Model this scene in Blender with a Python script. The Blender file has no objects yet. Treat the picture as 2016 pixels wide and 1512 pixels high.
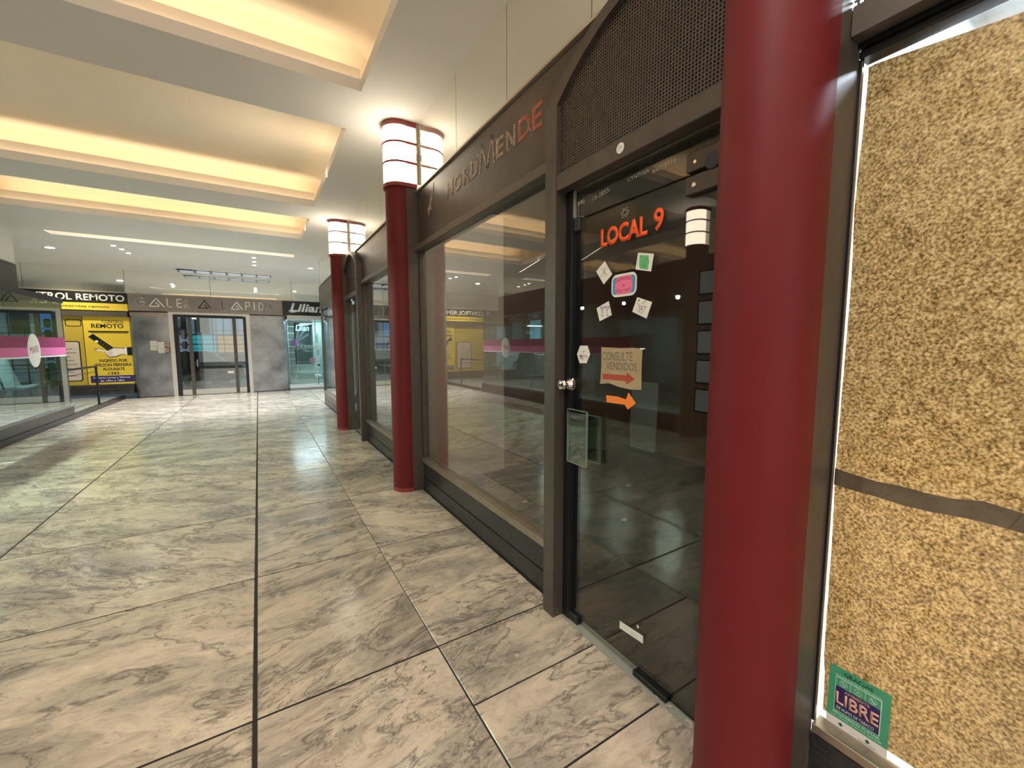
import bpy, bmesh, math, random
from mathutils import Vector, Matrix
random.seed(7)
S = bpy.context.scene
COL = S.collection
PI = math.pi

# ------------------------------------------------------------------ camera
cd = bpy.data.cameras.new('camera')
cam = bpy.data.objects.new('camera', cd); COL.objects.link(cam)
cd.sensor_width = 36.0
cd.lens = 810.78 * 36.0 / 2016.0
cd.clip_start = 0.02; cd.clip_end = 200
rgt = Vector((0.85224206, -0.52314438, -0.00185141))
upv = Vector((0.05086121, 0.07933354, 0.99554976))
fwd = Vector((0.52066938, 0.84854355, -0.09421914))
cam.matrix_world = Matrix(((rgt.x, upv.x, -fwd.x, 0), (rgt.y, upv.y, -fwd.y, 0), (rgt.z, upv.z, -fwd.z, 1.5), (0, 0, 0, 1)))
S.camera = cam

# ------------------------------------------------------------------ world, exposure
w = bpy.data.worlds.new('sky'); S.world = w; w.use_nodes = True
bg = w.node_tree.nodes['Background']
bg.inputs[0].default_value = (0.62, 0.80, 1.0, 1); bg.inputs[1].default_value = 1.2
S.view_settings.view_transform = 'Standard'; S.view_settings.look = 'None'
S.view_settings.gamma = 1.0; S.view_settings.use_curve_mapping = False
S.view_settings.exposure = 0.45

WARM = (1.0, 0.80, 0.55); LAMPC = (1.0, 0.86, 0.66); COOL = (0.80, 0.92, 1.0)

def area(name, loc, direction, sx, sy, power, color=WARM, parent=None, spread=None):
    l = bpy.data.lights.new(name, 'AREA'); l.shape = 'RECTANGLE'; l.size = sx; l.size_y = sy
    l.energy = power; l.color = color
    if spread: l.spread = spread
    o = bpy.data.objects.new(name, l); COL.objects.link(o); o.location = loc
    d = Vector(direction)
    o.rotation_euler = d.to_track_quat('-Z', 'Y').to_euler()
    return o

# ------------------------------------------------------------------ materials
M = {}
def nmat(name):
    m = bpy.data.materials.new(name); m.use_nodes = True
    nt = m.node_tree; b = nt.nodes['Principled BSDF']
    M[name] = m
    return m, nt, b
def pmat(name, col, rough=0.5, metal=0.0, var=0.0, vscale=6.0, bump=0.0, bscale=60.0, spec=None, emit=None, estr=0.0):
    m, nt, b = nmat(name)
    b.inputs['Base Color'].default_value = (*col, 1); b.inputs['Roughness'].default_value = rough
    b.inputs['Metallic'].default_value = metal
    if spec is not None: b.inputs['Specular IOR Level'].default_value = spec
    if emit: b.inputs['Emission Color'].default_value = (*emit, 1); b.inputs['Emission Strength'].default_value = estr
    tc = nt.nodes.new('ShaderNodeTexCoord')
    if var > 0:
        n = nt.nodes.new('ShaderNodeTexNoise'); n.inputs['Scale'].default_value = vscale; n.inputs['Detail'].default_value = 6
        nt.links.new(tc.outputs['Object'], n.inputs['Vector'])
        r = nt.nodes.new('ShaderNodeValToRGB')
        r.color_ramp.elements[0].position = 0.3; r.color_ramp.elements[1].position = 0.7
        r.color_ramp.elements[0].color = (*[c * (1 - var) for c in col], 1)
        r.color_ramp.elements[1].color = (*[min(1, c * (1 + var)) for c in col], 1)
        nt.links.new(n.outputs['Fac'], r.inputs['Fac']); nt.links.new(r.outputs['Color'], b.inputs['Base Color'])
    if bump > 0:
        n2 = nt.nodes.new('ShaderNodeTexNoise'); n2.inputs['Scale'].default_value = bscale
        nt.links.new(tc.outputs['Object'], n2.inputs['Vector'])
        bp = nt.nodes.new('ShaderNodeBump'); bp.inputs['Strength'].default_value = bump; bp.inputs['Distance'].default_value = 0.01
        nt.links.new(n2.outputs['Fac'], bp.inputs['Height']); nt.links.new(bp.outputs['Normal'], b.inputs['Normal'])
    return m
def emat(name, col, strength):
    m, nt, b = nmat(name)
    b.inputs['Base Color'].default_value = (*[min(1, c) for c in col], 1); b.inputs['Roughness'].default_value = 0.4
    b.inputs['Emission Color'].default_value = (*col, 1); b.inputs['Emission Strength'].default_value = strength
    return m
def gmat(name, tint=(0.9, 0.93, 0.92), base=0.07, top=0.9, power=4.0, rough=0.0):
    """window glass: reflection that grows towards grazing angles over a clear tinted pane"""
    m = bpy.data.materials.new(name); m.use_nodes = True; M[name] = m
    nt = m.node_tree; nt.nodes.clear()
    out = nt.nodes.new('ShaderNodeOutputMaterial'); mx = nt.nodes.new('ShaderNodeMixShader')
    t = nt.nodes.new('ShaderNodeBsdfTransparent'); t.inputs[0].default_value = (*tint, 1)
    g = nt.nodes.new('ShaderNodeBsdfGlossy'); g.inputs['Roughness'].default_value = rough; g.inputs['Color'].default_value = (1, 1, 1, 1)
    lw = nt.nodes.new('ShaderNodeLayerWeight'); lw.inputs['Blend'].default_value = 0.5
    p = nt.nodes.new('ShaderNodeMath'); p.operation = 'POWER'; p.inputs[1].default_value = power
    a = nt.nodes.new('ShaderNodeMath'); a.operation = 'MULTIPLY_ADD'; a.inputs[1].default_value = top; a.inputs[2].default_value = base
    a.use_clamp = True
    nt.links.new(lw.outputs['Facing'], p.inputs[0]); nt.links.new(p.outputs[0], a.inputs[0])
    nt.links.new(a.outputs[0], mx.inputs['Fac']); nt.links.new(t.outputs[0], mx.inputs[1]); nt.links.new(g.outputs[0], mx.inputs[2])
    nt.links.new(mx.outputs[0], out.inputs['Surface'])
    return m

def marble(name):
    m, nt, b = nmat(name)
    L = nt.links.new; N = nt.nodes.new
    def noise(vec, scale, det=6, rough=0.6):
        n = N('ShaderNodeTexNoise'); n.inputs['Scale'].default_value = scale; n.inputs['Detail'].default_value = det
        n.inputs['Roughness'].default_value = rough; L(vec, n.inputs['Vector']); return n
    def ramp(fac, stops):
        r = N('ShaderNodeValToRGB'); c = r.color_ramp
        c.elements[0].position, c.elements[0].color = stops[0][0], (*stops[0][1], 1)
        c.elements[1].position, c.elements[1].color = stops[-1][0], (*stops[-1][1], 1)
        for p, col in stops[1:-1]: e = c.elements.new(p); e.color = (*col, 1)
        L(fac, r.inputs['Fac']); return r.outputs['Color']
    def math_(op, x, y):
        n = N('ShaderNodeMath'); n.operation = op
        for k, v in enumerate((x, y)):
            if isinstance(v, (int, float)): n.inputs[k].default_value = v
            else: L(v, n.inputs[k])
        return n.outputs[0]
    def mix(f, x, y, bt='MIX'):
        n = N('ShaderNodeMix'); n.data_type = 'RGBA'; n.blend_type = bt
        for k, v in ((0, f), (6, x), (7, y)):
            if isinstance(v, (int, float)): n.inputs[k].default_value = v
            elif isinstance(v, tuple): n.inputs[k].default_value = (*v, 1)
            else: L(v, n.inputs[k])
        return n.outputs[2]
    g = lambda v: (v, v, v)
    tc = N('ShaderNodeTexCoord'); oi = N('ShaderNodeObjectInfo'); rnd = oi.outputs['Random']
    comb = N('ShaderNodeCombineXYZ')
    for k in range(3): L(math_('MULTIPLY', rnd, (37.0, 91.0, 53.0)[k]), comb.inputs[k])
    rot = N('ShaderNodeVectorRotate'); rot.rotation_type = 'Z_AXIS'
    r2 = math_('FRACT', math_('MULTIPLY', rnd, 7.31), 0.0)
    L(math_('ADD', math_('MULTIPLY', r2, 1.1), -0.35), rot.inputs['Angle']); L(tc.outputs['Object'], rot.inputs['Vector'])
    add = N('ShaderNodeVectorMath'); add.operation = 'ADD'; L(rot.outputs[0], add.inputs[0]); L(comb.outputs[0], add.inputs[1])
    V = add.outputs[0]
    st = N('ShaderNodeVectorMath'); st.operation = 'MULTIPLY'; st.inputs[1].default_value = (1, 2.4, 1); L(V, st.inputs[0])
    wn = noise(st.outputs[0], 1.5, 4, 0.55)
    ws = N('ShaderNodeVectorMath'); ws.operation = 'SCALE'; ws.inputs['Scale'].default_value = 0.8; L(wn.outputs['Color'], ws.inputs[0])
    wa = N('ShaderNodeVectorMath'); wa.operation = 'ADD'; L(st.outputs[0], wa.inputs[0]); L(ws.outputs[0], wa.inputs[1]); W = wa.outputs[0]
    # broad beige / grey-green / mauve fields
    base = ramp(noise(W, 1.7, 7, 0.55).outputs['Fac'], [(0.28, (0.27, 0.25, 0.22)), (0.42, (0.42, 0.375, 0.315)), (0.52, (0.55, 0.48, 0.39)), (0.62, (0.63, 0.55, 0.45)), (0.76, (0.50, 0.445, 0.38))])
    mauve = ramp(noise(V, 2.1, 4).outputs['Fac'], [(0.50, g(0)), (0.66, g(0.4))])
    base = mix(mauve, base, (0.34, 0.28, 0.27))
    # streaky grain
    gr = ramp(noise(W, 6.5, 10, 0.72).outputs['Fac'], [(0.34, (0.70, 0.68, 0.66)), (0.50, g(1.0)), (0.66, (1.18, 1.16, 1.12))])
    base = mix(0.9, base, gr, 'MULTIPLY')
    # long thin veins
    v1 = math_('ABSOLUTE', math_('SUBTRACT', noise(W, 1.25, 6, 0.6).outputs['Fac'], 0.5), 0.0)
    v1 = ramp(v1, [(0.0, g(0.9)), (0.012, g(0.35)), (0.03, g(0))])
    v2 = math_('ABSOLUTE', math_('SUBTRACT', noise(W, 4.0, 7, 0.65).outputs['Fac'], 0.47), 0.0)
    v2 = ramp(v2, [(0.0, g(0.75)), (0.018, g(0))])
    msk = ramp(noise(V, 1.6, 3).outputs['Fac'], [(0.46, g(0)), (0.60, g(1))])
    vein = math_('MAXIMUM', math_('MULTIPLY', v1, 0.8), math_('MULTIPLY', v2, msk))
    base = mix(vein, base, (0.085, 0.07, 0.068))
    # clusters of dark and pale broken flecks, stronger on some slabs
    fk = ramp(noise(W, 17, 6, 0.7).outputs['Fac'], [(0.38, g(1)), (0.45, g(0))])
    fl = ramp(noise(W, 15, 6, 0.7).outputs['Fac'], [(0.56, g(0)), (0.63, g(1))])
    m2 = ramp(math_('ADD', noise(V, 2.6, 4).outputs['Fac'], math_('MULTIPLY', rnd, 0.12)), [(0.52, g(0)), (0.66, g(1))])
    base = mix(math_('MULTIPLY', math_('MULTIPLY', fk, m2), 0.8), base, (0.12, 0.095, 0.095))
    base = mix(math_('MULTIPLY', math_('MULTIPLY', fl, m2), 0.6), base, (0.70, 0.62, 0.52))
    tn = math_('ADD', math_('MULTIPLY', r2, 0.26), 0.90)
    sc = N('ShaderNodeVectorMath'); sc.operation = 'SCALE'; L(base, sc.inputs[0]); L(tn, sc.inputs['Scale'])
    L(sc.outputs[0], b.inputs['Base Color'])
    rr = N('ShaderNodeMapRange'); rr.inputs['To Min'].default_value = 0.10; rr.inputs['To Max'].default_value = 0.26
    L(noise(W, 5, 5).outputs['Fac'], rr.inputs['Value']); L(rr.outputs[0], b.inputs['Roughness'])
    bp = N('ShaderNodeBump'); bp.inputs['Strength'].default_value = 0.14; bp.inputs['Distance'].default_value = 0.02
    L(noise(V, 6, 2).outputs['Fac'], bp.inputs['Height']); L(bp.outputs['Normal'], b.inputs['Normal'])
    return m
marble('marble')

def paper_mat():
    m, nt, b = nmat('kraft')
    L = nt.links.new; N = nt.nodes.new
    tc = N('ShaderNodeTexCoord')
    n = N('ShaderNodeTexNoise'); n.inputs['Scale'].default_value = 140; n.inputs['Detail'].default_value = 5; n.inputs['Roughness'].default_value = 0.6
    n2 = N('ShaderNodeTexNoise'); n2.inputs['Scale'].default_value = 30; n2.inputs['Detail'].default_value = 4
    L(tc.outputs['Object'], n.inputs['Vector']); L(tc.outputs['Object'], n2.inputs['Vector'])
    mm = N('ShaderNodeMath'); mm.operation = 'MULTIPLY_ADD'; mm.inputs[1].default_value = 0.22; n2.inputs['Detail'].default_value = 8; L(n2.outputs['Fac'], mm.inputs[0]); L(n.outputs['Fac'], mm.inputs[2])
    r = N('ShaderNodeValToRGB'); c = r.color_ramp
    c.elements[0].position = 0.44; c.elements[0].color = (0.25, 0.165, 0.075, 1)
    c.elements[1].position = 0.80; c.elements[1].color = (0.76, 0.62, 0.40, 1)
    e = c.elements.new(0.60); e.color = (0.50, 0.375, 0.20, 1)
    L(mm.outputs[0], r.inputs['Fac'])
    nt.nodes.remove(b)
    out = nt.nodes['Material Output']
    d = N('ShaderNodeBsdfDiffuse'); t = N('ShaderNodeBsdfTranslucent'); mx = N('ShaderNodeMixShader'); mx.inputs['Fac'].default_value = 0.55
    L(r.outputs['Color'], d.inputs['Color']); L(r.outputs['Color'], t.inputs['Color'])
    L(d.outputs[0], mx.inputs[1]); L(t.outputs[0], mx.inputs[2]); L(mx.outputs[0], out.inputs['Surface'])
    bp = N('ShaderNodeBump'); bp.inputs['Strength'].default_value = 0.5; bp.inputs['Distance'].default_value = 0.004
    L(n.outputs['Fac'], bp.inputs['Height']); L(bp.outputs['Normal'], d.inputs['Normal'])
paper_mat()

def steel_mat():
    m, nt, b = nmat('steel')
    L = nt.links.new; N = nt.nodes.new
    b.inputs['Metallic'].default_value = 1.0
    tc = N('ShaderNodeTexCoord'); n = N('ShaderNodeTexNoise'); n.inputs['Scale'].default_value = 2.2; n.inputs['Detail'].default_value = 5
    L(tc.outputs['Object'], n.inputs['Vector'])
    r = N('ShaderNodeValToRGB'); r.color_ramp.elements[0].position = 0.3; r.color_ramp.elements[0].color = (0.20, 0.20, 0.21, 1)
    r.color_ramp.elements[1].position = 0.7; r.color_ramp.elements[1].color = (0.42, 0.43, 0.46, 1)
    L(n.outputs['Fac'], r.inputs['Fac']); L(r.outputs['Color'], b.inputs['Base Color'])
    mr = N('ShaderNodeMapRange'); mr.inputs['To Min'].default_value = 0.25; mr.inputs['To Max'].default_value = 0.42
    L(n.outputs['Fac'], mr.inputs['Value']); L(mr.outputs[0], b.inputs['Roughness'])
steel_mat()

pmat('ceiling', (0.80, 0.78, 0.76), 0.85, var=0.02, vscale=1.5)
pmat('vault', (0.88, 0.79, 0.67), 0.9, var=0.02, vscale=2)
pmat('frame', (0.095, 0.080, 0.070), 0.42, 0.35, var=0.12, vscale=20)
pmat('frame_dark', (0.016, 0.017, 0.022), 0.35, 0.3)
pmat('beam', (0.125, 0.105, 0.09), 0.38, 0.35)
pmat('fascia', (0.075, 0.062, 0.052), 0.38, 0.25, var=0.22, vscale=5)
pmat('beige_trim', (0.55, 0.47, 0.38), 0.4, 0.4)
pmat('bronze', (0.34, 0.29, 0.23), 0.3, 0.75, var=0.12, vscale=8)
pmat('granite', (0.022, 0.022, 0.025), 0.28, 0.0, var=0.5, vscale=40, bump=0.1)
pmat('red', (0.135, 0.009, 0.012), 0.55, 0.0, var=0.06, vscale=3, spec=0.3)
pmat('red_ring', (0.26, 0.035, 0.03), 0.4)
pmat('grout', (0.018, 0.015, 0.013), 0.8)
pmat('mirror', (0.95, 0.94, 0.86), 0.03, 0.80)
pmat('white_paper', (0.78, 0.77, 0.72), 0.7, var=0.03, vscale=30)
pmat('cardboard', (0.40, 0.31, 0.19), 0.8, var=0.08, vscale=12)
pmat('pencil_white', (0.75, 0.73, 0.66), 0.8)
pmat('pencil', (0.10, 0.10, 0.13), 0.7)
pmat('violet_ink', (0.25, 0.17, 0.42), 0.7)
pmat('tape_brown', (0.16, 0.115, 0.06), 0.55, var=0.15, vscale=14)
pmat('orange', (0.95, 0.11, 0.015), 0.5, emit=(0.95, 0.11, 0.015), estr=0.0)
pmat('orange_paper', (0.92, 0.24, 0.03), 0.6)
pmat('red_ink', (0.42, 0.06, 0.035), 0.7)
pmat('green_ink', (0.12, 0.48, 0.20), 0.7, var=0.2, vscale=60)
pmat('pink', (0.85, 0.18, 0.33), 0.6)
pmat('blue_ink', (0.06, 0.30, 0.50), 0.6)
pmat('chrome', (0.75, 0.74, 0.72), 0.12, 1.0)
pmat('black', (0.008, 0.008, 0.009), 0.35)
pmat('rubber', (0.02, 0.02, 0.02), 0.6)
pmat('closer', (0.07, 0.055, 0.045), 0.4, 0.5)
pmat('green_card', (0.06, 0.36, 0.21), 0.5)
pmat('green_dark', (0.015, 0.10, 0.06), 0.5)
pmat('mint', (0.60, 0.80, 0.68), 0.5)
pmat('edge_green', (0.16, 0.24, 0.19), 0.2)
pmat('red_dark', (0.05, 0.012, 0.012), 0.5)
pmat('navy', (0.03, 0.015, 0.12), 0.5)
pmat('salmon', (0.72, 0.42, 0.32), 0.5)
pmat('white', (0.80, 0.80, 0.78), 0.5)
pmat('white_gloss', (0.80, 0.82, 0.82), 0.3)
pmat('yellow', (0.72, 0.52, 0.045), 0.45, var=0.03)
pmat('yellow_dark', (0.50, 0.37, 0.05), 0.45)
pmat('steel_plate', (0.60, 0.58, 0.54), 0.4, 0.8)
pmat('sign_steel', (0.26, 0.225, 0.20), 0.42, 0.6, var=0.15, vscale=3)
pmat('letter_cream', (0.88, 0.86, 0.74), 0.4, emit=(0.9, 0.88, 0.75), estr=0.0)
pmat('letter_dull', (0.13, 0.11, 0.10), 0.5)
pmat('glue', (0.36, 0.26, 0.20), 0.6, var=0.6, vscale=50)
pmat('glue_dark', (0.13, 0.105, 0.088), 0.6, var=0.5, vscale=40)
pmat('glue_red', (0.40, 0.12, 0.07), 0.6, var=0.3, vscale=50)
pmat('brown_wall', (0.16, 0.10, 0.07), 0.7, var=0.1, vscale=3)
pmat('pale_board', (0.60, 0.52, 0.45), 0.6, var=0.05)
pmat('shop_dark', (0.03, 0.028, 0.024), 0.4, var=0.3, vscale=4)
pmat('panel_teal', (0.42, 0.52, 0.50), 0.5)
pmat('shell_grey', (0.62, 0.66, 0.65), 0.4)
pmat('shop_wall', (0.66, 0.70, 0.70), 0.6)
pmat('teal_wall', (0.22, 0.33, 0.32), 0.6)
pmat('magenta', (0.26, 0.03, 0.11), 0.5)
pmat('pink_band', (0.68, 0.16, 0.38), 0.5)
pmat('lilac', (0.60, 0.20, 0.62), 0.5)
pmat('rose', (0.80, 0.30, 0.45), 0.5)
pmat('poster_dark', (0.035, 0.045, 0.065), 0.4, var=0.5, vscale=3)
pmat('platform', (0.20, 0.21, 0.20), 0.35, var=0.15)
pmat('skin', (0.86, 0.75, 0.70), 0.6)
pmat('asphalt', (0.035, 0.04, 0.042), 0.8)
pmat('far_wall', (0.35, 0.38, 0.42), 0.8)
pmat('light_stone', (0.26, 0.29, 0.31), 0.7)
pmat('teal_sign', (0.03, 0.50, 0.50), 0.5)
pmat('orange_sign', (0.85, 0.32, 0.06), 0.5)
pmat('blue_sign', (0.12, 0.35, 0.75), 0.5)
pmat('dust', (0.45, 0.42, 0.36), 0.9)
pmat('plate_grey', (0.30, 0.31, 0.28), 0.5)
emat('lamp_glow', (1.0, 0.86, 0.66), 8.0)
emat('lamp_side', (1.0, 0.88, 0.68), 1.3)
emat('down_glow', (1.0, 0.95, 0.85), 40.0)
emat('script_glow', (0.45, 0.85, 1.0), 2.2)
emat('light_panel', (0.30, 0.62, 0.85), 1.2)
emat('strip_glow', (1.0, 0.78, 0.45), 3.0)
emat('tube_glow', (0.85, 0.93, 1.0), 6.0)
gmat('glass', (0.90, 0.92, 0.90), 0.085, 0.9, 3.2)
gmat('glass_door', (0.86, 0.87, 0.84), 0.05, 0.8, 3.8)
gmat('glass_far', (0.80, 0.88, 0.86), 0.10, 0.9, 3.5)
gmat('glass_tint', (0.62, 0.74, 0.70), 0.12, 0.85, 3.0)
gmat('glass_edge', (0.55, 0.80, 0.68), 0.15, 0.8, 2.0)
gmat('sky_glass', (0.95, 0.97, 1.0), 0.06, 0.9, 5.0)
# lamp reflector light (real fitting light on the ceiling comes from the glowing shades)

# ------------------------------------------------------------------ mesh helpers
class MB:
    def __init__(s): s.v = []; s.f = []
    def add(s, vs, fs):
        n = len(s.v); s.v += [tuple(v) for v in vs]; s.f += [tuple(i + n for i in f) for f in fs]; return s
    def box(s, x0, x1, y0, y1, z0, z1):
        if x0 > x1: x0, x1 = x1, x0
        if y0 > y1: y0, y1 = y1, y0
        if z0 > z1: z0, z1 = z1, z0
        return s.add([(x0,y0,z0),(x1,y0,z0),(x1,y1,z0),(x0,y1,z0),(x0,y0,z1),(x1,y0,z1),(x1,y1,z1),(x0,y1,z1)],
                     [(0,3,2,1),(4,5,6,7),(0,1,5,4),(1,2,6,5),(2,3,7,6),(3,0,4,7)])
    def rbox(s, x0, x1, y0, y1, z0, z1, c):
        """box with chamfered edges (corner triangles included)"""
        bm = bmesh.new()
        r = bmesh.ops.create_cube(bm, size=1)
        for v in bm.verts:
            v.co = Vector(((x0+x1)/2 + v.co.x*(x1-x0), (y0+y1)/2 + v.co.y*(y1-y0), (z0+z1)/2 + v.co.z*(z1-z0)))
        bmesh.ops.bevel(bm, geom=list(bm.edges), offset=c, segments=1, affect='EDGES')
        bm.verts.index_update()
        s.add([v.co[:] for v in bm.verts], [[v.index for v in f.verts] for f in bm.faces]); bm.free(); return s
    def prism(s, poly, o, u, v, d):
        """poly of (a,b) extruded: o + a*u + b*v, thickness vector d"""
        o, u, v, d = Vector(o), Vector(u), Vector(v), Vector(d); n = len(poly)
        area2 = sum(poly[i][0]*poly[(i+1) % n][1] - poly[(i+1) % n][0]*poly[i][1] for i in range(n))
        if (area2 > 0) == (u.cross(v).dot(d) > 0): pass
        else: poly = poly[::-1]
        base = [o + u*a + v*b for a, b in poly]; top = [p + d for p in base]
        return s.add(base + top, [tuple(range(n))[::-1], tuple(range(n, 2*n))] + [(i, (i+1) % n, n + (i+1) % n, n + i) for i in range(n)])
    def tube(s, p0, p1, r, n=10, r1=None):
        p0, p1 = Vector(p0), Vector(p1); d = (p1-p0).normalized(); r1 = r if r1 is None else r1
        a = d.orthogonal().normalized(); b = d.cross(a)
        v = [p0 + (a*math.cos(2*PI*i/n) + b*math.sin(2*PI*i/n))*r for i in range(n)] + [p1 + (a*math.cos(2*PI*i/n) + b*math.sin(2*PI*i/n))*r1 for i in range(n)]
        return s.add(v, [tuple(range(n))[::-1], tuple(range(n, 2*n))] + [(i, (i+1) % n, n + (i+1) % n, n + i) for i in range(n)])
    def lathe(s, c, axis, prof, n=20):
        c, ax = Vector(c), Vector(axis).normalized(); a = ax.orthogonal().normalized(); b = ax.cross(a)
        v = []; f = []
        for r, h in prof:
            for i in range(n): v.append(c + ax*h + (a*math.cos(2*PI*i/n) + b*math.sin(2*PI*i/n))*r)
        m = len(prof)
        for j in range(m-1):
            for i in range(n): f.append((j*n+i, j*n+(i+1) % n, (j+1)*n+(i+1) % n, (j+1)*n+i))
        f.append(tuple(range(n))[::-1]); f.append(tuple(range((m-1)*n, m*n)))
        return s.add(v, f)
    def obj(s, name, mat, parent=None, smooth=False, origin=None):
        me = bpy.data.meshes.new(name)
        vs = s.v
        if origin is not None: ox = Vector(origin); vs = [tuple(Vector(v) - ox) for v in vs]
        me.from_pydata(vs, [], s.f); me.validate()
        if isinstance(mat, str): mat = M[mat]
        me.materials.append(mat)
        if smooth:
            me.polygons.foreach_set('use_smooth', [True]*len(me.polygons))
            try: me.set_sharp_from_angle(angle=math.radians(40))
            except Exception: pass
        o = bpy.data.objects.new(name, me); COL.objects.link(o)
        if origin is not None: o.location = origin
        if parent is not None: o.parent = parent
        return o
def box(name, x0, x1, y0, y1, z0, z1, mat, parent=None): return MB().box(x0, x1, y0, y1, z0, z1).obj(name, mat, parent)
def empty(name, loc=(0, 0, 0)):
    o = bpy.data.objects.new(name, None); COL.objects.link(o); o.location = loc; o.empty_display_size = 0.1; return o
def struct(name):
    o = empty(name); o['kind'] = 'structure'; return o
def tag(o, label, cat, group=None):
    o['label'] = label; o['category'] = cat
    if group: o['group'] = group
    return o
def thing(name, label, cat, group=None, loc=(0, 0, 0)): return tag(empty(name, loc), label, cat, group)

RW = (Vector((0, -1, 0)), Vector((0, 0, 1)), Vector((-1, 0, 0)))   # right, up, out of a face on the right wall
FW = (Vector((1, 0, 0)), Vector((0, 0, 1)), Vector((0, -1, 0)))    # the same for a face on the far wall
LW = (Vector((0, 1, 0)), Vector((0, 0, 1)), Vector((1, 0, 0)))
def text(name, s, o, F, W, H, mat, parent=None, bold=0.0, depth=0.002, shear=0.0, slope=0.0, fit=True, bend=None):
    """lettering as thin geometry; o = lower left corner, W x H = its size"""
    c = bpy.data.curves.new(name, 'FONT'); c.body = s; c.offset = bold; c.resolution_u = 3; c.shear = shear
    t = bpy.data.objects.new(name + '_curve', c); COL.objects.link(t)
    dg = bpy.context.evaluated_depsgraph_get(); dg.update()
    me = bpy.data.meshes.new_from_object(t.evaluated_get(dg))
    bpy.data.objects.remove(t)
    xs = [v.co.x for v in me.vertices]; ys = [v.co.y for v in me.vertices]
    x0, x1, y0, y1 = min(xs), max(xs), min(ys), max(ys)
    r, u, n = F; o = Vector(o)
    bm = bmesh.new(); bm.from_mesh(me)
    for v in bm.verts:
        a = (v.co.x-x0)/(x1-x0)*W; b = (v.co.y-y0)/(y1-y0)*H
        b += slope*a
        if bend: b += bend*(1 - (2*a/W-1)**2)
        v.co = o + r*a + u*b + n*0.0
    ret = bmesh.ops.extrude_face_region(bm, geom=list(bm.faces))
    for g in ret['geom']:
        if isinstance(g, bmesh.types.BMVert): g.co += n*depth
    bm.normal_update(); bmesh.ops.recalc_face_normals(bm, faces=list(bm.faces))
    me2 = bpy.data.meshes.new(name); bm.to_mesh(me2); bm.free(); bpy.data.meshes.remove(me)
    me2.materials.clear(); me2.materials.append(M[mat] if isinstance(mat, str) else mat)
    ob = bpy.data.objects.new(name, me2); COL.objects.link(ob)
    if parent is not None: ob.parent = parent
    return ob
def flat(name, poly, o, F, mat, parent=None, depth=0.001):
    r, u, n = F
    return MB().prism(poly, o, r, u, n*depth).obj(name, mat, parent)
def strokes(name, lines, o, F, W, H, wd, mat, parent=None, depth=0.004):
    """letter from polylines in a unit box, each stroke a thin bar"""
    r, u, n = F; o = Vector(o); mb = MB()
    for ln in lines:
        for (a0, b0), (a1, b1) in zip(ln[:-1], ln[1:]):
            p = Vector((a0*W, b0*H)); q = Vector((a1*W, b1*H)); d = (q-p)
            if d.length < 1e-6: continue
            d.normalize(); k = Vector((-d.y, d.x))*wd/2; e = d*wd*0.45
            mb.prism([tuple(p-e-k), tuple(q+e-k), tuple(q+e+k), tuple(p-e+k)], o, r, u, n*depth)
    return mb.obj(name, mat, parent)
def arc(cx, cy, rx, ry, a0, a1, n=10): return [(cx+rx*math.cos(math.radians(a0+(a1-a0)*i/n)), cy+ry*math.sin(math.radians(a0+(a1-a0)*i/n))) for i in range(n+1)]

# ================================================================== FLOOR
CH = 3.62          # ceiling height
floor = struct('floor')
box('screed', -9, 9, -7, 17, -0.12, -0.0035, 'grout', floor)
def tile_mesh(sx, sy, h=0.014, c=0.003):
    hx, hy = sx/2, sy/2; v = []
    for (a, b, z) in ((hx, hy, -h), (hx, hy, -c), (hx-c, hy-c, 0)):
        v += [(-a, -b, z), (a, -b, z), (a, b, z), (-a, b, z)]
    f = [(0, 3, 2, 1), (8, 9, 10, 11)]
    for k in (0, 4):
        for i in range(4): f.append((k+i, k+(i+1) % 4, k+4+(i+1) % 4, k+4+i))
    me = bpy.data.meshes.new('tile'); me.from_pydata(v, [], f); me.materials.append(M['marble']); return me
TM = {}
def tile(x0, x1, y0, y1, g=0.0060, gr=None, gl=None):
    a0 = x0 + (g if gl is None else gl); a1 = x1 - (g if gr is None else gr); b0 = y0 + g; b1 = y1 - g
    k = (round(a1-a0, 4), round(b1-b0, 4))
    if k not in TM: TM[k] = tile_mesh(*k)
    o = bpy.data.objects.new('tile', TM[k]); COL.objects.link(o); o.location = ((a0+a1)/2, (b0+b1)/2, 0); o.parent = floor
ys = [1.84 + 1.2*k for k in range(-3, 12)]
ys = [y for y in ys if y < 15.6] + [15.66]
for y0, y1 in zip(ys[:-1], ys[1:]):
    tile(-3.30, -1.64, y0, y1); tile(-1.64, -0.087, y0, y1, gr=0.0085)
    tile(-0.087, 0.69, y0, y1, gl=0.0085, gr=0.002)
    if y1 < 1.9:
        n = 3
        for k in range(n): tile(0.69, 1.40, y0+(y1-y0)*k/n, y0+(y1-y0)*(k+1)/n, gl=0.005, g=0.004)
    else: tile(0.69, 1.40, y0, y1, gl=0.002)
for y0, y1 in zip(ys[11:-1], ys[12:]): tile(1.40, 2.7, y0, y1)
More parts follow.
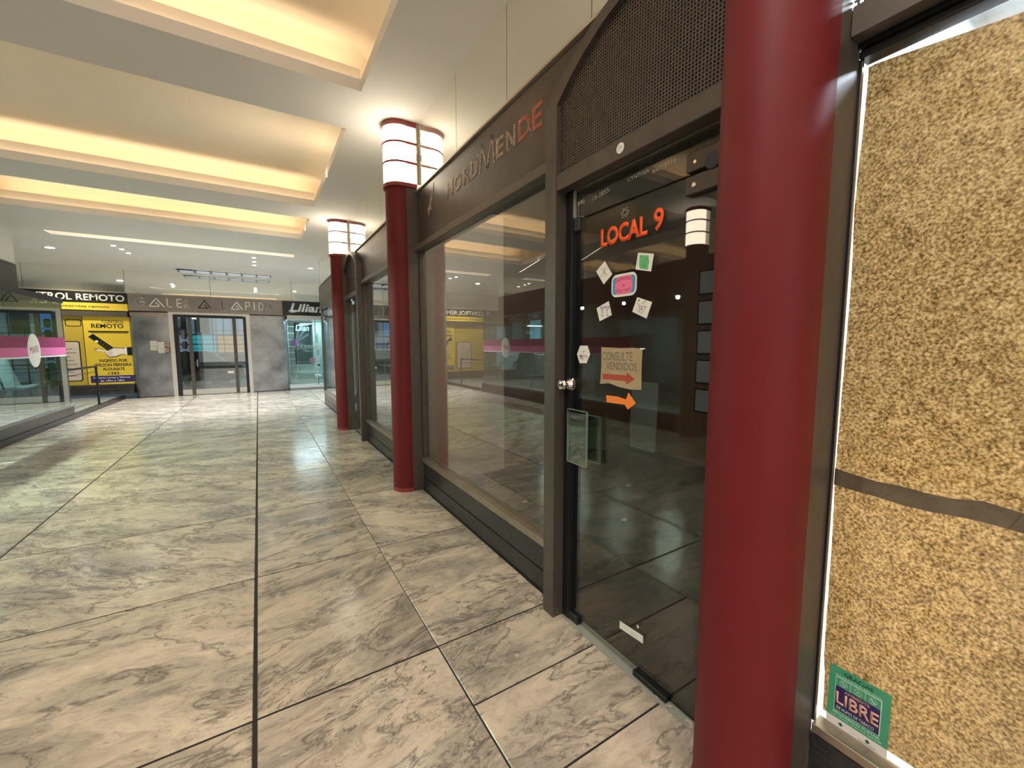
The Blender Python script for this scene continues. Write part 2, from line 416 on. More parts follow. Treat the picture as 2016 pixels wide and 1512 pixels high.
# dark threshold plate and dust at the foot of the glass door
# ================================================================== CEILING with coves
ceil = struct('ceiling')
coves = [(-3.0, -0.25), (0.75, 3.79), (4.49, 7.17), (7.88, 9.43), (11.12, 11.46)]
CX0, CX1 = -3.25, 0.845
mb = MB(); T = 0.03
mb.box(CX1, 2.8, -6.2, 16.2, CH, CH+T)
mb.box(-6.8, CX0, -6.2, 16.2, CH, CH+T)
prev = -6.2
for a, b in coves:
    mb.box(CX0, CX1, prev, a, CH, CH+T); prev = b
sk = (-1.85, 0.45, 14.72, 15.45)
mb.box(CX0, CX1, prev, sk[2], CH, CH+T); mb.box(CX0, sk[0], sk[2], 16.2, CH, CH+T); mb.box(sk[1], CX1, sk[2], 16.2, CH, CH+T)
mb.box(sk[0], sk[1], sk[3], 16.2, CH, CH+T)
mb.obj('plaster_panel', 'ceiling', ceil)
def cove(a, b, lit=1.0):
    z0 = CH
    c = MB()
    lip = 0.095
    if lit > 0:
        e = 0.14                       # trough width
        # lip
        c.box(CX1, CX1+0.02, a-0.02, b+0.02, z0+T, z0+lip); c.box(CX0-0.02, CX0, a-0.02, b+0.02, z0+T, z0+lip)
        c.box(CX0, CX1, a-0.02, a, z0+T, z0+lip); c.box(CX0, CX1, b, b+0.02, z0+T, z0+lip)
        c.obj('cove_lip', 'ceiling', ceil)
        # second step on the far side, lit from the first trough
        box('cove_step', CX0-e, CX1+0.02, b+0.10, b+0.12, z0+T, z0+0.235, 'vault', ceil)
        # vault: curved-cornered box above
        zt = z0+0.42
        x0, x1, y0, y1 = CX0-0.26, CX1+0.2, a-0.26, b+0.30
        v = MB()
        v.box(x0, x1, y0, y1, zt, zt+0.02)
        v.box(x0-0.02, x0, y0, y1, z0+T, zt+0.02); v.box(x1, x1+0.02, y0, y1, z0+T, zt+0.02)
        v.box(x0, x1, y0-0.02, y0, z0+T, zt+0.02); v.box(x0, x1, y1, y1+0.02, z0+T, zt+0.02)
        # coved corners
        r = 0.2; seg = [(r-r*math.sin(t), r-r*math.cos(t)) for t in [PI/2*i/6 for i in range(7)]]
        def corner(p, q, inn):
            vs = []; fs = []
            for (d, h) in seg:
                for e_ in (p, q): vs.append(Vector(e_) + Vector(inn)*d + Vector((0, 0, -h)))
            for i in range(6): fs.append((2*i, 2*i+1, 2*i+3, 2*i+2))
            v.add(vs, fs)
        corner((x0, y1, zt), (x1, y1, zt), (0, -1, 0)); corner((x0, y0, zt), (x1, y0, zt), (0, 1, 0))
        corner((x1, y0, zt), (x1, y1, zt), (-1, 0, 0)); corner((x0, y0, zt), (x0, y1, zt), (1, 0, 0))
        v.obj('cove_vault', 'vault', ceil, smooth=True)
        # light strips lying in the troughs
        s1 = MB().box(CX0, CX1, b+0.145, b+0.165, z0+0.14, z0+0.152).obj('light_strip', 'strip_glow', ceil)
        box('strip_shelf', CX0-e, CX1+0.02, b+0.12, b+0.30, z0+0.125, z0+0.14, 'vault', ceil)
        MB().box(CX1+0.06, CX1+0.08, a, b, z0+T, z0+T+0.012).obj('light_strip', 'strip_glow', ceil)
        L = CX1-CX0
        k = lit
        area('cove_light', ((CX0+CX1)/2, b+0.20, z0+0.16), (0, -0.9, 0.6), L, 0.03, 12*k, WARM)
        area('cove_light', ((CX0+CX1)/2, b+0.04, z0+0.045), (0, 0.6, 1), L, 0.03, 5*k, WARM)
        area('cove_light', (CX1+0.09, (a+b)/2, z0+0.05), (-0.6, 0, 1), 0.03, b-a, 22*k, WARM)
        area('cove_light', (CX0-0.09, (a+b)/2, z0+0.05), (0.6, 0, 1), 0.03, b-a, 7*k, WARM)
        area('cove_light', ((CX0+CX1)/2, a-0.09, z0+0.05), (0, 0.5, 1), L, 0.03, 34*k, WARM)
    else:
        c.box(CX1, CX1+0.02, a, b, z0+T, z0+0.12); c.box(CX0-0.02, CX0, a, b, z0+T, z0+0.12)
        c.box(CX0, CX1, b, b+0.02, z0+T, z0+0.12); c.box(CX0, CX1, a-0.02, a, z0+T, z0+0.12); c.box(CX0, CX1, a, b, z0+0.12, z0+0.14)
        c.obj('ceiling_slot', 'vault', ceil)
        area('slot_light', ((CX0+CX1)/2, a+0.02, z0+0.085), (0, 1, -0.25), CX1-CX0, 0.04, 5, (1.0, 0.93, 0.8))
for i, (a, b) in enumerate(coves): cove(a, b, (1.2, 0.30, 0.30, 0.25, 0.0)[i])
# skylight slot in the ceiling beside the far facade
sky = struct('window_6')
mb = MB()
mb.box(sk[0]-0.02, sk[0], sk[2], sk[3], CH+T, CH+0.3); mb.box(sk[1], sk[1]+0.02, sk[2], sk[3], CH+T, CH+0.3)
mb.box(sk[0], sk[1], sk[2]-0.02, sk[2], CH+T, CH+0.3); mb.box(sk[0], sk[1], sk[3], sk[3]+0.02, CH+T, CH+0.3)
mb.obj('curb', 'ceiling', sky)
for k in range(7):
    x = sk[0] + (sk[1]-sk[0])*k/6
    box('glazing_bar', x-0.02, x+0.02, sk[2], sk[3], CH+0.02, CH+0.06, 'frame_dark', sky)
    if k < 6: box('pane', x+0.02, x+(sk[1]-sk[0])/6-0.02, sk[2], sk[3], CH+0.03, CH+0.035, 'sky_glass', sky)
box('glazing_bar', sk[0], sk[1], (sk[2]+sk[3])/2-0.015, (sk[2]+sk[3])/2+0.015, CH+0.021, CH+0.059, 'frame_dark', sky)
for x, wd in ((-1.2, 0.25), (-0.35, 0.18), (0.2, 0.12)):
    box('leaf_litter', x, x+wd, sk[2]+0.1, sk[3]-0.15, CH+0.062, CH+0.075, 'shop_dark', sky)

# ================================================================== RIGHT WALL
wr = struct('wall_right')
XG = 1.42      # upper mirror plane
cols = [0.656, 4.19, 7.81]
END = 11.62
# upper mirror panels with fine joints
j = [-3.1 + 0.78*k for k in range(0, 19)]
j = [1.59 + 0.78*k for k in range(-6, 13)] + [END]
for a, b in zip(j[:-1], j[1:]):
    if b-a > 0.05: box('mirror_panel', XG, XG+0.01, a+0.003, b-0.003, 3.0, CH, 'mirror', wr)
box('backing', XG+0.011, XG+0.1, -6, END, 2.5, CH+0.02, 'frame_dark', wr)
for a, b in ((-5.5, 0.519), (0.793, 4.053), (4.327, 7.673), (7.947, END)):
    box('fascia', 1.40, XG+0.009, a, b, 2.50, 2.966, 'fascia', wr)
    box('fascia_cap', 1.385, XG+0.008, a, b, 2.985, 2.999, 'beige_trim', wr)
# end return of the right hand shops
box('return_wall', 1.42, 4.2, END, END+0.1, 2.5, CH, 'shop_wall', wr)
box('return_wall', 2.75, 2.85, END+0.1, 15.66, 0, CH, 'shop_wall', wr)
box('end_band', 1.40, 4.2, END+0.1, END+0.12, 2.50, 2.98, 'fascia', wr)

def plinth(y0, y1, name='baseboard_right'):
    pl = struct(name)
    box('plinth_stone', 1.405, 1.47, y0, y1, 0.0, 0.13, 'granite', pl)
    box('plinth_stone', 1.41, 1.47, y0, y1, 0.136, 0.26, 'granite', pl)
    box('plinth_recess', 1.425, 1.47, y0, y1, 0.13, 0.136, 'black', pl)
    box('plinth_top', 1.405, 1.47, y0, y1, 0.262, 0.30, 'granite', pl)
plinth(1.8, 4.053); plinth(4.327, 6.62); plinth(7.947, END); plinth(-4, 0.519)

def shop_window(name, y0, y1, muntins=(), glass='glass', z0=0.30, z1=2.42):
    wn = struct(name)
    box('sill', 1.385, 1.47, y0, y1, z0+0.002, z0+0.05, 'bronze', wn)
    box('window_frame', 1.40, 1.46, y0, y0+0.035, z0+0.05, z1, 'frame', wn)
    box('window_frame', 1.40, 1.46, y1-0.035, y1, z0+0.05, z1, 'frame', wn)
    MB().rbox(1.362, 1.46, y0, y1, z1, z1+0.055, 0.003).obj('head_beam', 'beam', wn)
    box('head_recess', 1.41, 1.46, y0, y1, z1+0.055, z1+0.08, 'black', wn)
    ed = [y0+0.035] + list(muntins) + [y1-0.035]
    for a, b in zip(ed[:-1], ed[1:]): box('pane', 1.43, 1.436, a+0.001, b-0.001, z0+0.05, z1, glass, wn)
    return wn
shop_window('window_1', 1.80, 4.053, (3.47,))
shop_window('window_2', 4.327, 6.62, (5.6,))
w3 = shop_window('window_3', 7.947, END-0.02, (9.8,), 'glass_far')
box('end_pane', 1.46, 3.4, END-0.012, END-0.004, 0.35, 2.42, 'glass_far', w3)
box('end_post', 1.41, 1.47, END-0.02, END+0.02, 0.3, 2.5, 'steel_plate', w3)

# -------- red columns with lamps and pilasters
def dsec(xc, yc, r, xb, n=24, h=None):
    """D-shaped outline: round towards the corridor, flat at x = xb"""
    p = [(xb, yc+r)] + [(xc - r*math.sin(t)*1.0, yc + r*math.cos(t)) for t in [PI*i/n for i in range(n+1)]] + [(xb, yc-r)]
    return p
def dprism(name, yc, r, xb, z0, z1, mat, parent, xc=1.27, side=1):
    p = dsec(xc, yc, r, xb)
    if side < 0: p = [(-1.92 - a, b) for a, b in p]        # mirrored on to the left facade
    return MB().prism(p, (0, 0, z0), (1, 0, 0), (0, 1, 0), (0, 0, z1-z0)).obj(name, mat, parent, smooth=True)
def column(yc, label, lamp_label, side=1):
    c = thing('red_column', label, 'column', 'round red columns along the shopfronts')
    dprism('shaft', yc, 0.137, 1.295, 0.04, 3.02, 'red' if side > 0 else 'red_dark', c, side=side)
    dprism('base_ring', yc, 0.142, 1.295, 0.0, 0.04, 'red_ring', c, side=side)
    xs = (1.296, 1.42)
    if side < 0: xs = (-1.92-1.42, -1.92-1.296)
    box('pilaster', xs[0], xs[1], yc-0.135, yc+0.135, 0.0, 3.02, 'frame', c)
    l = thing('column_lamp', lamp_label, 'lamp', 'glowing banded lamps on top of the red columns')
    dprism('collar', yc, 0.155, 1.40, 3.021, 3.055, 'red_ring', l, side=side)
    z = [3.055, 3.235, 3.415, CH-0.045]
    for k in range(3):
        za = z[k] + (0.018 if k else 0); zb = z[k+1]
        dprism('shade', yc, 0.148, 1.30, za, zb, 'lamp_glow', l, side=side)
        x_ = (1.301, 1.395) if side > 0 else (-1.92-1.395, -1.92-1.301)
        box('side_panel', x_[0], x_[1], yc-0.147, yc+0.147, za, zb, 'lamp_side', l)
        if k: dprism('ring', yc, 0.157, 1.40, z[k], za, 'red_ring', l, side=side)
    dprism('cap', yc, 0.156, 1.40, CH-0.045, CH-0.002, 'red_ring', l, side=side)
    x_ = (1.40, 1.418) if side > 0 else (-1.92-1.418, -1.92-1.40)
    rl = MB().box(x_[0], x_[1], yc-0.158, yc-0.138, 3.06, CH-0.01)
    rl.box(x_[0]-0.006, x_[1]-0.002, yc-0.168, yc-0.14, 3.28, 3.33)
    for zz in (3.12, 3.2, 3.36, 3.44, 3.52): rl.tube((x_[0]+0.005, yc-0.166, zz), (x_[0]+0.005, yc-0.156, zz), 0.006, 6)
    rl.obj('mounting_rail', 'bronze', l)
column(cols[0], 'large red round column in the foreground, right of the glass door', 'banded lamp topping the foreground red column, above the frame')
column(cols[1], 'red round column between the two dark shop windows, lamp above', 'brightest banded lamp, on the red column left of the lettered band')
column(cols[2], 'farthest red round column, beside the small arched doorway', 'smaller banded lamp on the farthest red column')

# -------- arched doorways
def archz(y, yc, top): return top - 0.8*(y-yc)**2
def doorway(root, y0, y1, post_lo, knob=True):
    """y0..y1: clear outline of the arch; posts at the side(s) away from a column"""
    yc = (y0+y1)/2 if post_lo is None else None
def lattice(name, parent, y0, y1, z0, zf, x=1.365, pitch=0.0135, bar=0.0055, mat='frame'):
    mb = MB(); n = int((y1-y0)/pitch)
    zmax = max(zf(y0+(y1-y0)*i/40) for i in range(41))
    for i in range(n+1):
        y = y0 + i*pitch; mb.box(x, x+0.002, y, y+bar, z0, zf(y))
    k = 0
    while z0 + k*pitch < zmax:
        z = z0 + k*pitch; run = [y0 + (y1-y0)*i/200 for i in range(201) if zf(y0+(y1-y0)*i/200) > z+bar]
        if run: mb.box(x+0.0003, x+0.0017, min(run), max(run), z, z+bar)
        k += 1
    o = mb.obj(name, mat, parent); return o
def arch_frame(name, parent, ya, yb, yc, top, zs, half, drop=0.045, x0=1.312, x1=1.40):
    """segmental arch rib from ya to yb; outer line top-0.8(y-yc)^2, flat vertical below zs"""
    n = 28; outer = []; inner = []
    for i in range(n+1):
        y = ya + (yb-ya)*i/n
        outer.append((y, archz(y, yc, top))); inner.append((y, archz(y, yc, top)-drop*(1+0.9*abs(y-yc)/half)))
    poly = outer + inner[::-1]
    # build as quads
    mb = MB()
    for i in range(n):
        q = [outer[i], outer[i+1], inner[i+1], inner[i]]
        vs = [(x0, a, b) for a, b in q] + [(x1, a, b) for a, b in q]
        mb.add(vs, [(0, 1, 2, 3), (7, 6, 5, 4), (0, 4, 5, 1), (3, 2, 6, 7)])
    for k, (a, b) in enumerate(((outer[0], inner[0]), (outer[-1], inner[-1]))):
        mb.add([(x0, *a), (x1, *a), (x1, *b), (x0, *b)], [(0, 1, 2, 3) if k else (3, 2, 1, 0)])
    return mb.obj(name, 'frame', parent)
# door 1 (the glass door of shop nine)
d1 = struct('door_1')
yc1 = 1.228
arch_frame('arch_frame', d1, 0.80, 1.80, yc1, 2.94, 2.68, 0.57)
MB().prism([(1.71, 0), (1.80, 0), (1.80, 2.672), (1.71, 2.672)], (1.31, 0, 0), (0, 1, 0), (0, 0, 1), (0.066, 0, 0)).obj('post', 'frame', d1)
box('jamb', 1.376, 1.45, 1.655, 1.78, 0.0, 2.50, 'frame_dark', d1)
MB().rbox(1.312, 1.374, 0.793, 1.71, 2.265, 2.343, 0.003).obj('transom_beam', 'frame', d1)
box('soffit', 1.374, 1.44, 0.793, 1.71, 2.28, 2.35, 'frame_dark', d1)
lattice('perforated_panel', d1, 0.80, 1.715, 2.343, lambda y: archz(y, yc1, 2.94)-0.05, x=1.335)
MB().prism([(0.80, 2.35)] + [(1.72, 2.35)] + [(1.72-0.92*i/20, archz(1.72-0.92*i/20, yc1, 2.94)-0.035) for i in range(21)], (1.385, 0, 0), (0, 1, 0), (0, 0, 1), (0.012, 0, 0)).obj('panel_backing', 'frame_dark', d1)
box('head_channel', 1.38, 1.41, 0.793, 1.66, 2.262, 2.279, 'bronze', d1)
box('transom_pane', 1.395, 1.403, 0.80, 1.652, 2.128, 2.262, 'glass_door', d1)
MB().box(1.378, 1.392, 1.648, 1.66, 2.13, 2.262).obj('side_clip', 'steel_plate', d1)
# the door leaf
leaf = box('door_leaf', 1.395, 1.405, 0.80, 1.66, 0.015, 2.118, 'glass_door', d1)
MB().rbox(1.382, 1.418, 1.615, 1.70, 2.065, 2.135, 0.004).obj('corner_patch', 'rubber', leaf)
MB().rbox(1.378, 1.422, 1.585, 1.70, 0.004, 0.05, 0.004).obj('corner_patch', 'black', leaf)
k_ = MB(); k_.lathe((1.395, 1.675, 1.295), (-1, 0, 0), [(0.034, 0), (0.038, 0.006), (0.036, 0.016), (0.028, 0.026), (0.02, 0.045), (0.026, 0.05), (0.03, 0.062), (0.024, 0.075), (0.01, 0.08)], 24)
kn = k_.obj('lock_cylinder', 'chrome', leaf, smooth=True)
MB().box(1.3145, 1.317, 1.672, 1.678, 1.285, 1.305).obj('keyhole', 'black', kn)
cl = MB().rbox(1.372, 1.43, 0.80, 1.012, 2.125, 2.19, 0.003).obj('door_hinge', 'closer', leaf)
MB().rbox(1.372, 1.43, 0.80, 1.012, 2.045, 2.11, 0.003).obj('door_hinge', 'closer', leaf)
sc_ = MB(); 
sc_.lathe((1.372, 0.975, 2.075), (-1, 0, 0), [(0.009, 0), (0.009, 0.003), (0.005, 0.0035)], 12); sc_.lathe((1.372, 0.975, 2.155), (-1, 0, 0), [(0.006, 0), (0.006, 0.002)], 10)
sc_.obj('screw', 'chrome', leaf)
MB().lathe((1.373, 0.905, 2.135), (-1, 0, 0), [(0.028, 0), (0.03, 0.004), (0.026, 0.007)], 20).obj('spindle', 'rubber', leaf)
MB().rbox(1.375, 1.425, 1.02, 1.20, 0.004, 0.03, 0.003).obj('floor_pivot', 'black', leaf)
# pull handles: two glass plates with round stand-offs
def pull(x, y0, y1, z0, z1, tx):
    h = box('pull_plate', x, x+0.010, y0, y1, z0, z1, 'glass_tint', leaf)
    e = MB()
    e.box(x-0.0005, x+0.0105, y0-0.003, y0, z0, z1).box(x-0.0005, x+0.0105, y1, y1+0.003, z0, z1).box(x-0.0005, x+0.0105, y0, y1, z0-0.003, z0).box(x-0.0005, x+0.0105, y0, y1, z1, z1+0.003)
    e.obj('polished_edge', 'edge_green', h)
    for zz in (z0+0.05, z1-0.05): MB().tube((min(x, tx)+0.008, (y0+y1)/2+0.02, zz), (max(x, tx), (y0+y1)/2+0.02, zz), 0.010, 12).obj('standoff', 'rubber', h)
pull(1.33, 1.485, 1.625, 0.905, 1.175, 1.395)
pull(1.462, 1.53, 1.66, 0.89, 1.13, 1.405)
# threshold
box('threshold_plate', 1.36, 1.43, 0.55, 1.70, -0.01, 0.003, 'plate_grey', d1)
box('threshold_slot', 1.405, 1.43, 0.55, 1.10, 0.0031, 0.006, 'black', d1)
# door 2 (arched doorway by the farthest column)
d2 = struct('door_2')
yc2 = 7.19
arch_frame('arch_frame', d2, 6.63, 7.665, yc2, 3.0, 2.68, 0.56)
MB().rbox(1.31, 1.42, 6.62, 6.70, 0.0, 2.76, 0.004).obj('post', 'frame', d2)
MB().rbox(1.312, 1.374, 6.70, 7.673, 2.265, 2.343, 0.003).obj('transom_beam', 'frame', d2)
lattice('perforated_panel', d2, 6.70, 7.665, 2.343, lambda y: archz(y, yc2, 3.0)-0.06, pitch=0.03, bar=0.012)
MB().prism([(6.70, 2.35), (7.66, 2.35)] + [(7.66-0.96*i/20, archz(7.66-0.96*i/20, yc2, 3.0)-0.035) for i in range(21)], (1.385, 0, 0), (0, 1, 0), (0, 0, 1), (0.012, 0, 0)).obj('panel_backing', 'frame_dark', d2)
leaf2 = box('door_leaf', 1.395, 1.405, 6.71, 7.665, 0.015, 2.25, 'glass', d2)
MB().rbox(1.375, 1.425, 7.3, 7.52, 2.06, 2.18, 0.003).obj('door_hinge', 'closer', leaf2)
MB().lathe((1.395, 6.80, 1.29), (-1, 0, 0), [(0.036, 0), (0.03, 0.02), (0.022, 0.05), (0.028, 0.06), (0.01, 0.07)], 16).obj('lock_cylinder', 'chrome', leaf2, smooth=True)
box('door_post', 1.41, 1.45, 6.70, 6.76, 0.0, 2.25, 'frame_dark', d2)
# papered window right of the foreground column
w4 = struct('window_4')
box('head_beam', 1.355, 1.42, -4.0, 0.519, 2.295, 2.365, 'frame', w4)
lattice('perforated_panel', w4, -0.6, 0.519, 2.365, lambda y: 2.72, x=1.36, pitch=0.0135, bar=0.0055)
box('head_recess', 1.40, 1.46, -4.0, 0.519, 2.281, 2.30, 'black', w4)
MB().rbox(1.41, 1.462, -4.0, 0.519, 2.259, 2.28, 0.003).obj('window_frame', 'frame_dark', w4)
MB().box(1.4205, 1.435, 0.5155, 0.5215, 0.33, 2.262).obj('window_frame', 'frame_dark', w4)
MB().box(1.4205, 1.430, 0.5130, 0.5154, 0.33, 2.258).obj('glazing_bead', 'bronze', w4)
MB().rbox(1.405, 1.46, -4.0, 0.515, 0.302, 0.332, 0.002).obj('sill', 'bronze', w4)
box('pane', 1.455, 1.461, -4.0, 0.512, 0.333, 2.258, 'sky_glass', w4)
# kraft paper, ragged left and top edge leaving a bright gap
pts = []
prof_ = [(0.34, 0.016), (0.46, 0.014), (0.52, 0.008), (0.9, 0.006), (1.08, 0.003), (1.12, 0.002), (1.5, 0.005), (1.7, 0.006), (1.88, 0.001), (2.0, 0.004), (2.12, 0.008), (2.24, 0.010)]
zz = 0.345
while zz < 2.24:
    for (za, ga), (zb, gb_) in zip(prof_[:-1], prof_[1:]):
        if za <= zz <= zb: g = ga + (gb_-ga)*(zz-za)/(zb-za)
    pts.append((0.5285 - g - random.uniform(0, 0.0012), zz)); zz += 0.03
top = [(0.50, 2.261), (0.42, 2.251), (0.335, 2.239), (0.257, 2.229), (0.1, 2.222), (-1, 2.22), (-4, 2.22), (-4, 0.34)]
pp = pts + [(0.518, 2.260)] + top
pap = flat('kraft_paper', [(-a, b) for a, b in pp], (1.474, 0, 0), RW, 'kraft', None, 0.0008)
tag(pap, 'mottled brown kraft paper sheet covering the lit window from inside', 'paper')
tp = MB(); n = 46
ring = []
for i in range(n+1):
    y = 0.527 - i*0.05; base = 1.068 + 0.004*math.sin(i*1.3) + (0.008 if i == 0 else 0)
    ring.append((y, base - 0.0*i, base + 0.047 + 0.004*math.sin(i*2.1+1)))
for (ya, l0, h0), (yb, l1, h1) in zip(ring[:-1], ring[1:]):
    tp.add([(1.4715, ya, l0), (1.4715, yb, l1), (1.4715, yb, h1), (1.4715, ya, h0), (1.4735, ya, l0), (1.4735, yb, l1), (1.4735, yb, h1), (1.4735, ya, h0)],
           [(3, 2, 1, 0), (4, 5, 6, 7), (0, 1, 5, 4), (2, 3, 7, 6)])
tag(tp.obj('tape_strip', 'tape_brown'), 'wide brown tape strip running level across the kraft paper', 'tape')
# smoke free sticker
gs = thing('window_sticker', 'green no smoking sticker reading LIBRE, lower corner of papered window', 'sticker')
X4 = 1.4545
def Q(x, y0, z0, y1, z1): return dict(o=(x, y0, z0), W=y0-y1, H=z1-z0)
def rect(name, y0, y1, z0, z1, x, mat, par, F=RW): return flat(name, [(0, 0), (y0-y1, 0), (y0-y1, z1-z0), (0, z1-z0)], (x, y0, z0), F, mat, par, 0.0006)
rect('card', 0.496, 0.350, 0.36, 0.525, X4, 'green_card', gs)
rect('footer', 0.496, 0.350, 0.334, 0.36, X4, 'white', gs)
rect('frame_line', 0.479, 0.369, 0.386, 0.494, X4-0.0007, 'mint', gs)
rect('icon_strip', 0.477, 0.371, 0.466, 0.492, X4-0.0014, 'green_card', gs)
rect('navy_block', 0.477, 0.371, 0.388, 0.465, X4-0.0014, 'navy', gs)
for k in range(3):
    yy = 0.459 - k*0.035
    strokes('icon', [[(0.5+0.45*math.cos(t), 0.5+0.45*math.sin(t)) for t in [2*PI*i/12 for i in range(13)]], [(0.25, 0.75), (0.75, 0.25)] if k != 1 else [(0.4, 0.5), (0.6, 0.5)]], (X4-0.002, yy+0.010, 0.469), RW, 0.02, 0.02, 0.0025, 'mint', gs, 0.0004)
    if k: rect('divider', yy+0.018, yy+0.017, 0.467, 0.491, X4-0.002, 'mint', gs)
text('lettering', 'LIBRE', (X4-0.002, 0.475, 0.410), RW, 0.102, 0.038, 'salmon', gs, 0.02, 0.0004)
text('lettering', 'AMBIENTE', (X4-0.002, 0.455, 0.453), RW, 0.06, 0.008, 'salmon', gs, 0.0, 0.0004)
text('lettering', 'DE HUMO DE TABACO', (X4-0.002, 0.472, 0.393), RW, 0.09, 0.009, 'mint', gs, 0.0, 0.0004)
text('lettering', 'GRACIAS', (X4-0.0008, 0.460, 0.505), RW, 0.07, 0.012, 'green_dark', gs, 0.02, 0.0004)
text('lettering', 'POR NO FUMAR EN ESTE LOCAL', (X4-0.0008, 0.480, 0.497), RW, 0.11, 0.004, 'mint', gs, 0.0, 0.0004)
text('lettering', 'PROHIBIDO FUMAR', (X4-0.0008, 0.480, 0.374), RW, 0.112, 0.008, 'mint', gs, 0.0, 0.0004)
text('lettering', 'Ley 18.256 - Decreto 284/008', (X4-0.0008, 0.484, 0.365), RW, 0.12, 0.005, 'mint', gs, 0.0, 0.0004)
for yy in (0.465, 0.40): flat('emblem', [(0, 0.006), (0.006, 0), (0.012, 0.006), (0.006, 0.012)], (X4-0.0008, yy, 0.341), RW, 'green_dark', gs, 0.0004)
text('lettering', 'MINISTERIO', (X4-0.0008, 0.415, 0.3365), RW, 0.04, 0.003, 'green_dark', gs, 0.0, 0.0003)

# -------- lettering on the band and on the door
nm = thing('sign_lettering', 'peeling traces of removed NORDMENDE letters on the dark band', 'lettering')
word = [('N', 3.30, 3.18, 2.706, 2.828, 'glue'), ('O', 3.155, 3.015, 2.706, 2.832, 'glue'), ('R', 2.985, 2.87, 2.708, 2.835, 'glue'), ('D', 2.855, 2.735, 2.71, 2.84, 'glue'),
        ('M', 2.71, 2.50, 2.708, 2.885, 'glue'), ('E', 2.475, 2.375, 2.712, 2.84, 'glue'), ('N', 2.345, 2.235, 2.712, 2.84, 'glue'), ('D', 2.205, 2.07, 2.712, 2.84, 'glue_red'), ('E', 2.055, 1.955, 2.708, 2.845, 'glue_red')]
for ch, a, b, z0, z1, m_ in word:
    if ch == 'M':
        strokes('letter', [[(0, 0), (0.14, 1), (0.5, 0.05), (0.86, 1), (1, 0)]], (1.3995, a, z0), RW, a-b, z1-z0, 0.018, m_, nm, 0.0012); continue
    text('letter', ch, (1.3995, a, z0), RW, a-b, z1-z0, m_, nm, 0.028, 0.0012)
fl_ = MB(); rs = random.Random(3)
for _ in range(26):
    a = rs.uniform(1.98, 3.25); z = rs.choice([2.72, 2.74, 2.81, 2.83]) + rs.uniform(-0.01, 0.01); s_ = rs.uniform(0.003, 0.010)
    MB().prism([(0, 0), (s_*0.6, s_*0.2), (s_*0.5, s_*1.6), (-s_*0.2, s_)], (1.3982, a, z), RW[0], RW[1], (-0.0008, 0, 0)).obj('paint_fleck', 'white', nm)
lg = thing('sign_logo', 'scraped ghost of a bird shaped logo left of the band letters', 'logo')
flat('mark', [(0, 0), (0.06, 0.10), (0.07, 0.0), (0.04, -0.02)], (1.3992, 3.66, 2.84), RW, 'glue_dark', lg)
flat('mark', [(0, 0), (0.05, 0.03), (0.09, 0.10), (0.11, 0.13), (0.12, 0.05), (0.08, 0.02), (0.11, -0.02), (0.06, -0.03), (0.03, -0.07), (0.02, -0.02)], (1.3992, 3.77, 2.75), RW, 'glue', lg)
text('mark', 'Rca', (1.3992, 3.78, 2.58), RW, 0.17, 0.06, 'glue_dark', lg, 0.01, 0.0008, slope=0.05)

XD = 1.3935
l9 = thing('door_lettering', 'orange LOCAL 9 lettering on the glass door', 'lettering')
text('letter', 'LOCAL', (XD, 1.472, 1.952), RW, 0.272, 0.083, 'orange', l9, 0.04, 0.0012)
text('letter', '9', (XD, 1.170, 1.956), RW, 0.050, 0.090, 'orange', l9, 0.028, 0.0012)
def poly_thing(label, pts, mat, name='sticker', group=None, x=XD, cat='sticker'):
    t = thing(name, label, cat, group)
    flat('sheet', [(-a, b) for a, b in pts], (x, 0, 0), RW, mat, t, 0.0008)
    return t
X2 = XD-0.0010
t = poly_thing('white diamond note turned on its point, upper left of the door', [(1.444, 1.888), (1.394, 1.821), (1.448, 1.781), (1.50, 1.849)], 'white_paper', 'paper_note', 'small drawn notes on the door')
strokes('drawing', [[(0, 0), (0.4, 0.5), (0.9, 1)], [(0.1, 0.9), (0.5, 0.5), (1, 0.1)], [(0.5, 0), (0.5, 1)]], (X2, 1.468, 1.815), RW, 0.045, 0.045, 0.0015, 'pencil', t, 0.0003)
t = poly_thing('square white note with a green painted glass, upper right of the door', [(1.246, 1.889), (1.163, 1.869), (1.175, 1.80), (1.258, 1.821)], 'white_paper', 'paper_note', 'small drawn notes on the door')
flat('drawing', [(0, 0), (0.045, -0.012), (0.05, 0.02), (0.046, 0.045), (0.0, 0.055), (-0.003, 0.02)], (X2, 1.236, 1.822), RW, 'green_ink', t, 0.0003)
t = poly_thing('white note with two violet cocktail glasses, lower left on the door', [(1.413, 1.702), (1.392, 1.637), (1.471, 1.612), (1.493, 1.675)], 'white_paper', 'paper_note', 'small drawn notes on the door')
for yy in (1.468, 1.435): strokes('drawing', [[(0, 1), (1, 1), (0.5, 0.5), (0, 1)], [(0.5, 0.5), (0.55, 0)], [(0.3, 0), (0.8, 0)], [(0.15, 0.85), (0.85, 0.85)]], (X2, yy, 1.636), RW, 0.028, 0.042, 0.003, 'violet_ink', t, 0.0003)
t = poly_thing('white note with a sketched dancer, lower right of the pink label', [(1.244, 1.703), (1.165, 1.675), (1.191, 1.609), (1.27, 1.643)], 'white_paper', 'paper_note', 'small drawn notes on the door')
strokes('drawing', [[(0, 0.9), (0.3, 0.6), (0.2, 0.2), (0.5, 0)], [(0.3, 0.6), (0.9, 0.5), (0.6, 0.1)], [(0.5, 0.8), (0.9, 1)]], (X2, 1.245, 1.632), RW, 0.055, 0.052, 0.002, 'pencil', t, 0.0003)
flat('drawing', [(0, 0), (0.006, 0.001), (0.006, 0.012), (0, 0.01)], (X2, 1.222, 1.645), RW, 'red_ink', t, 0.0003)
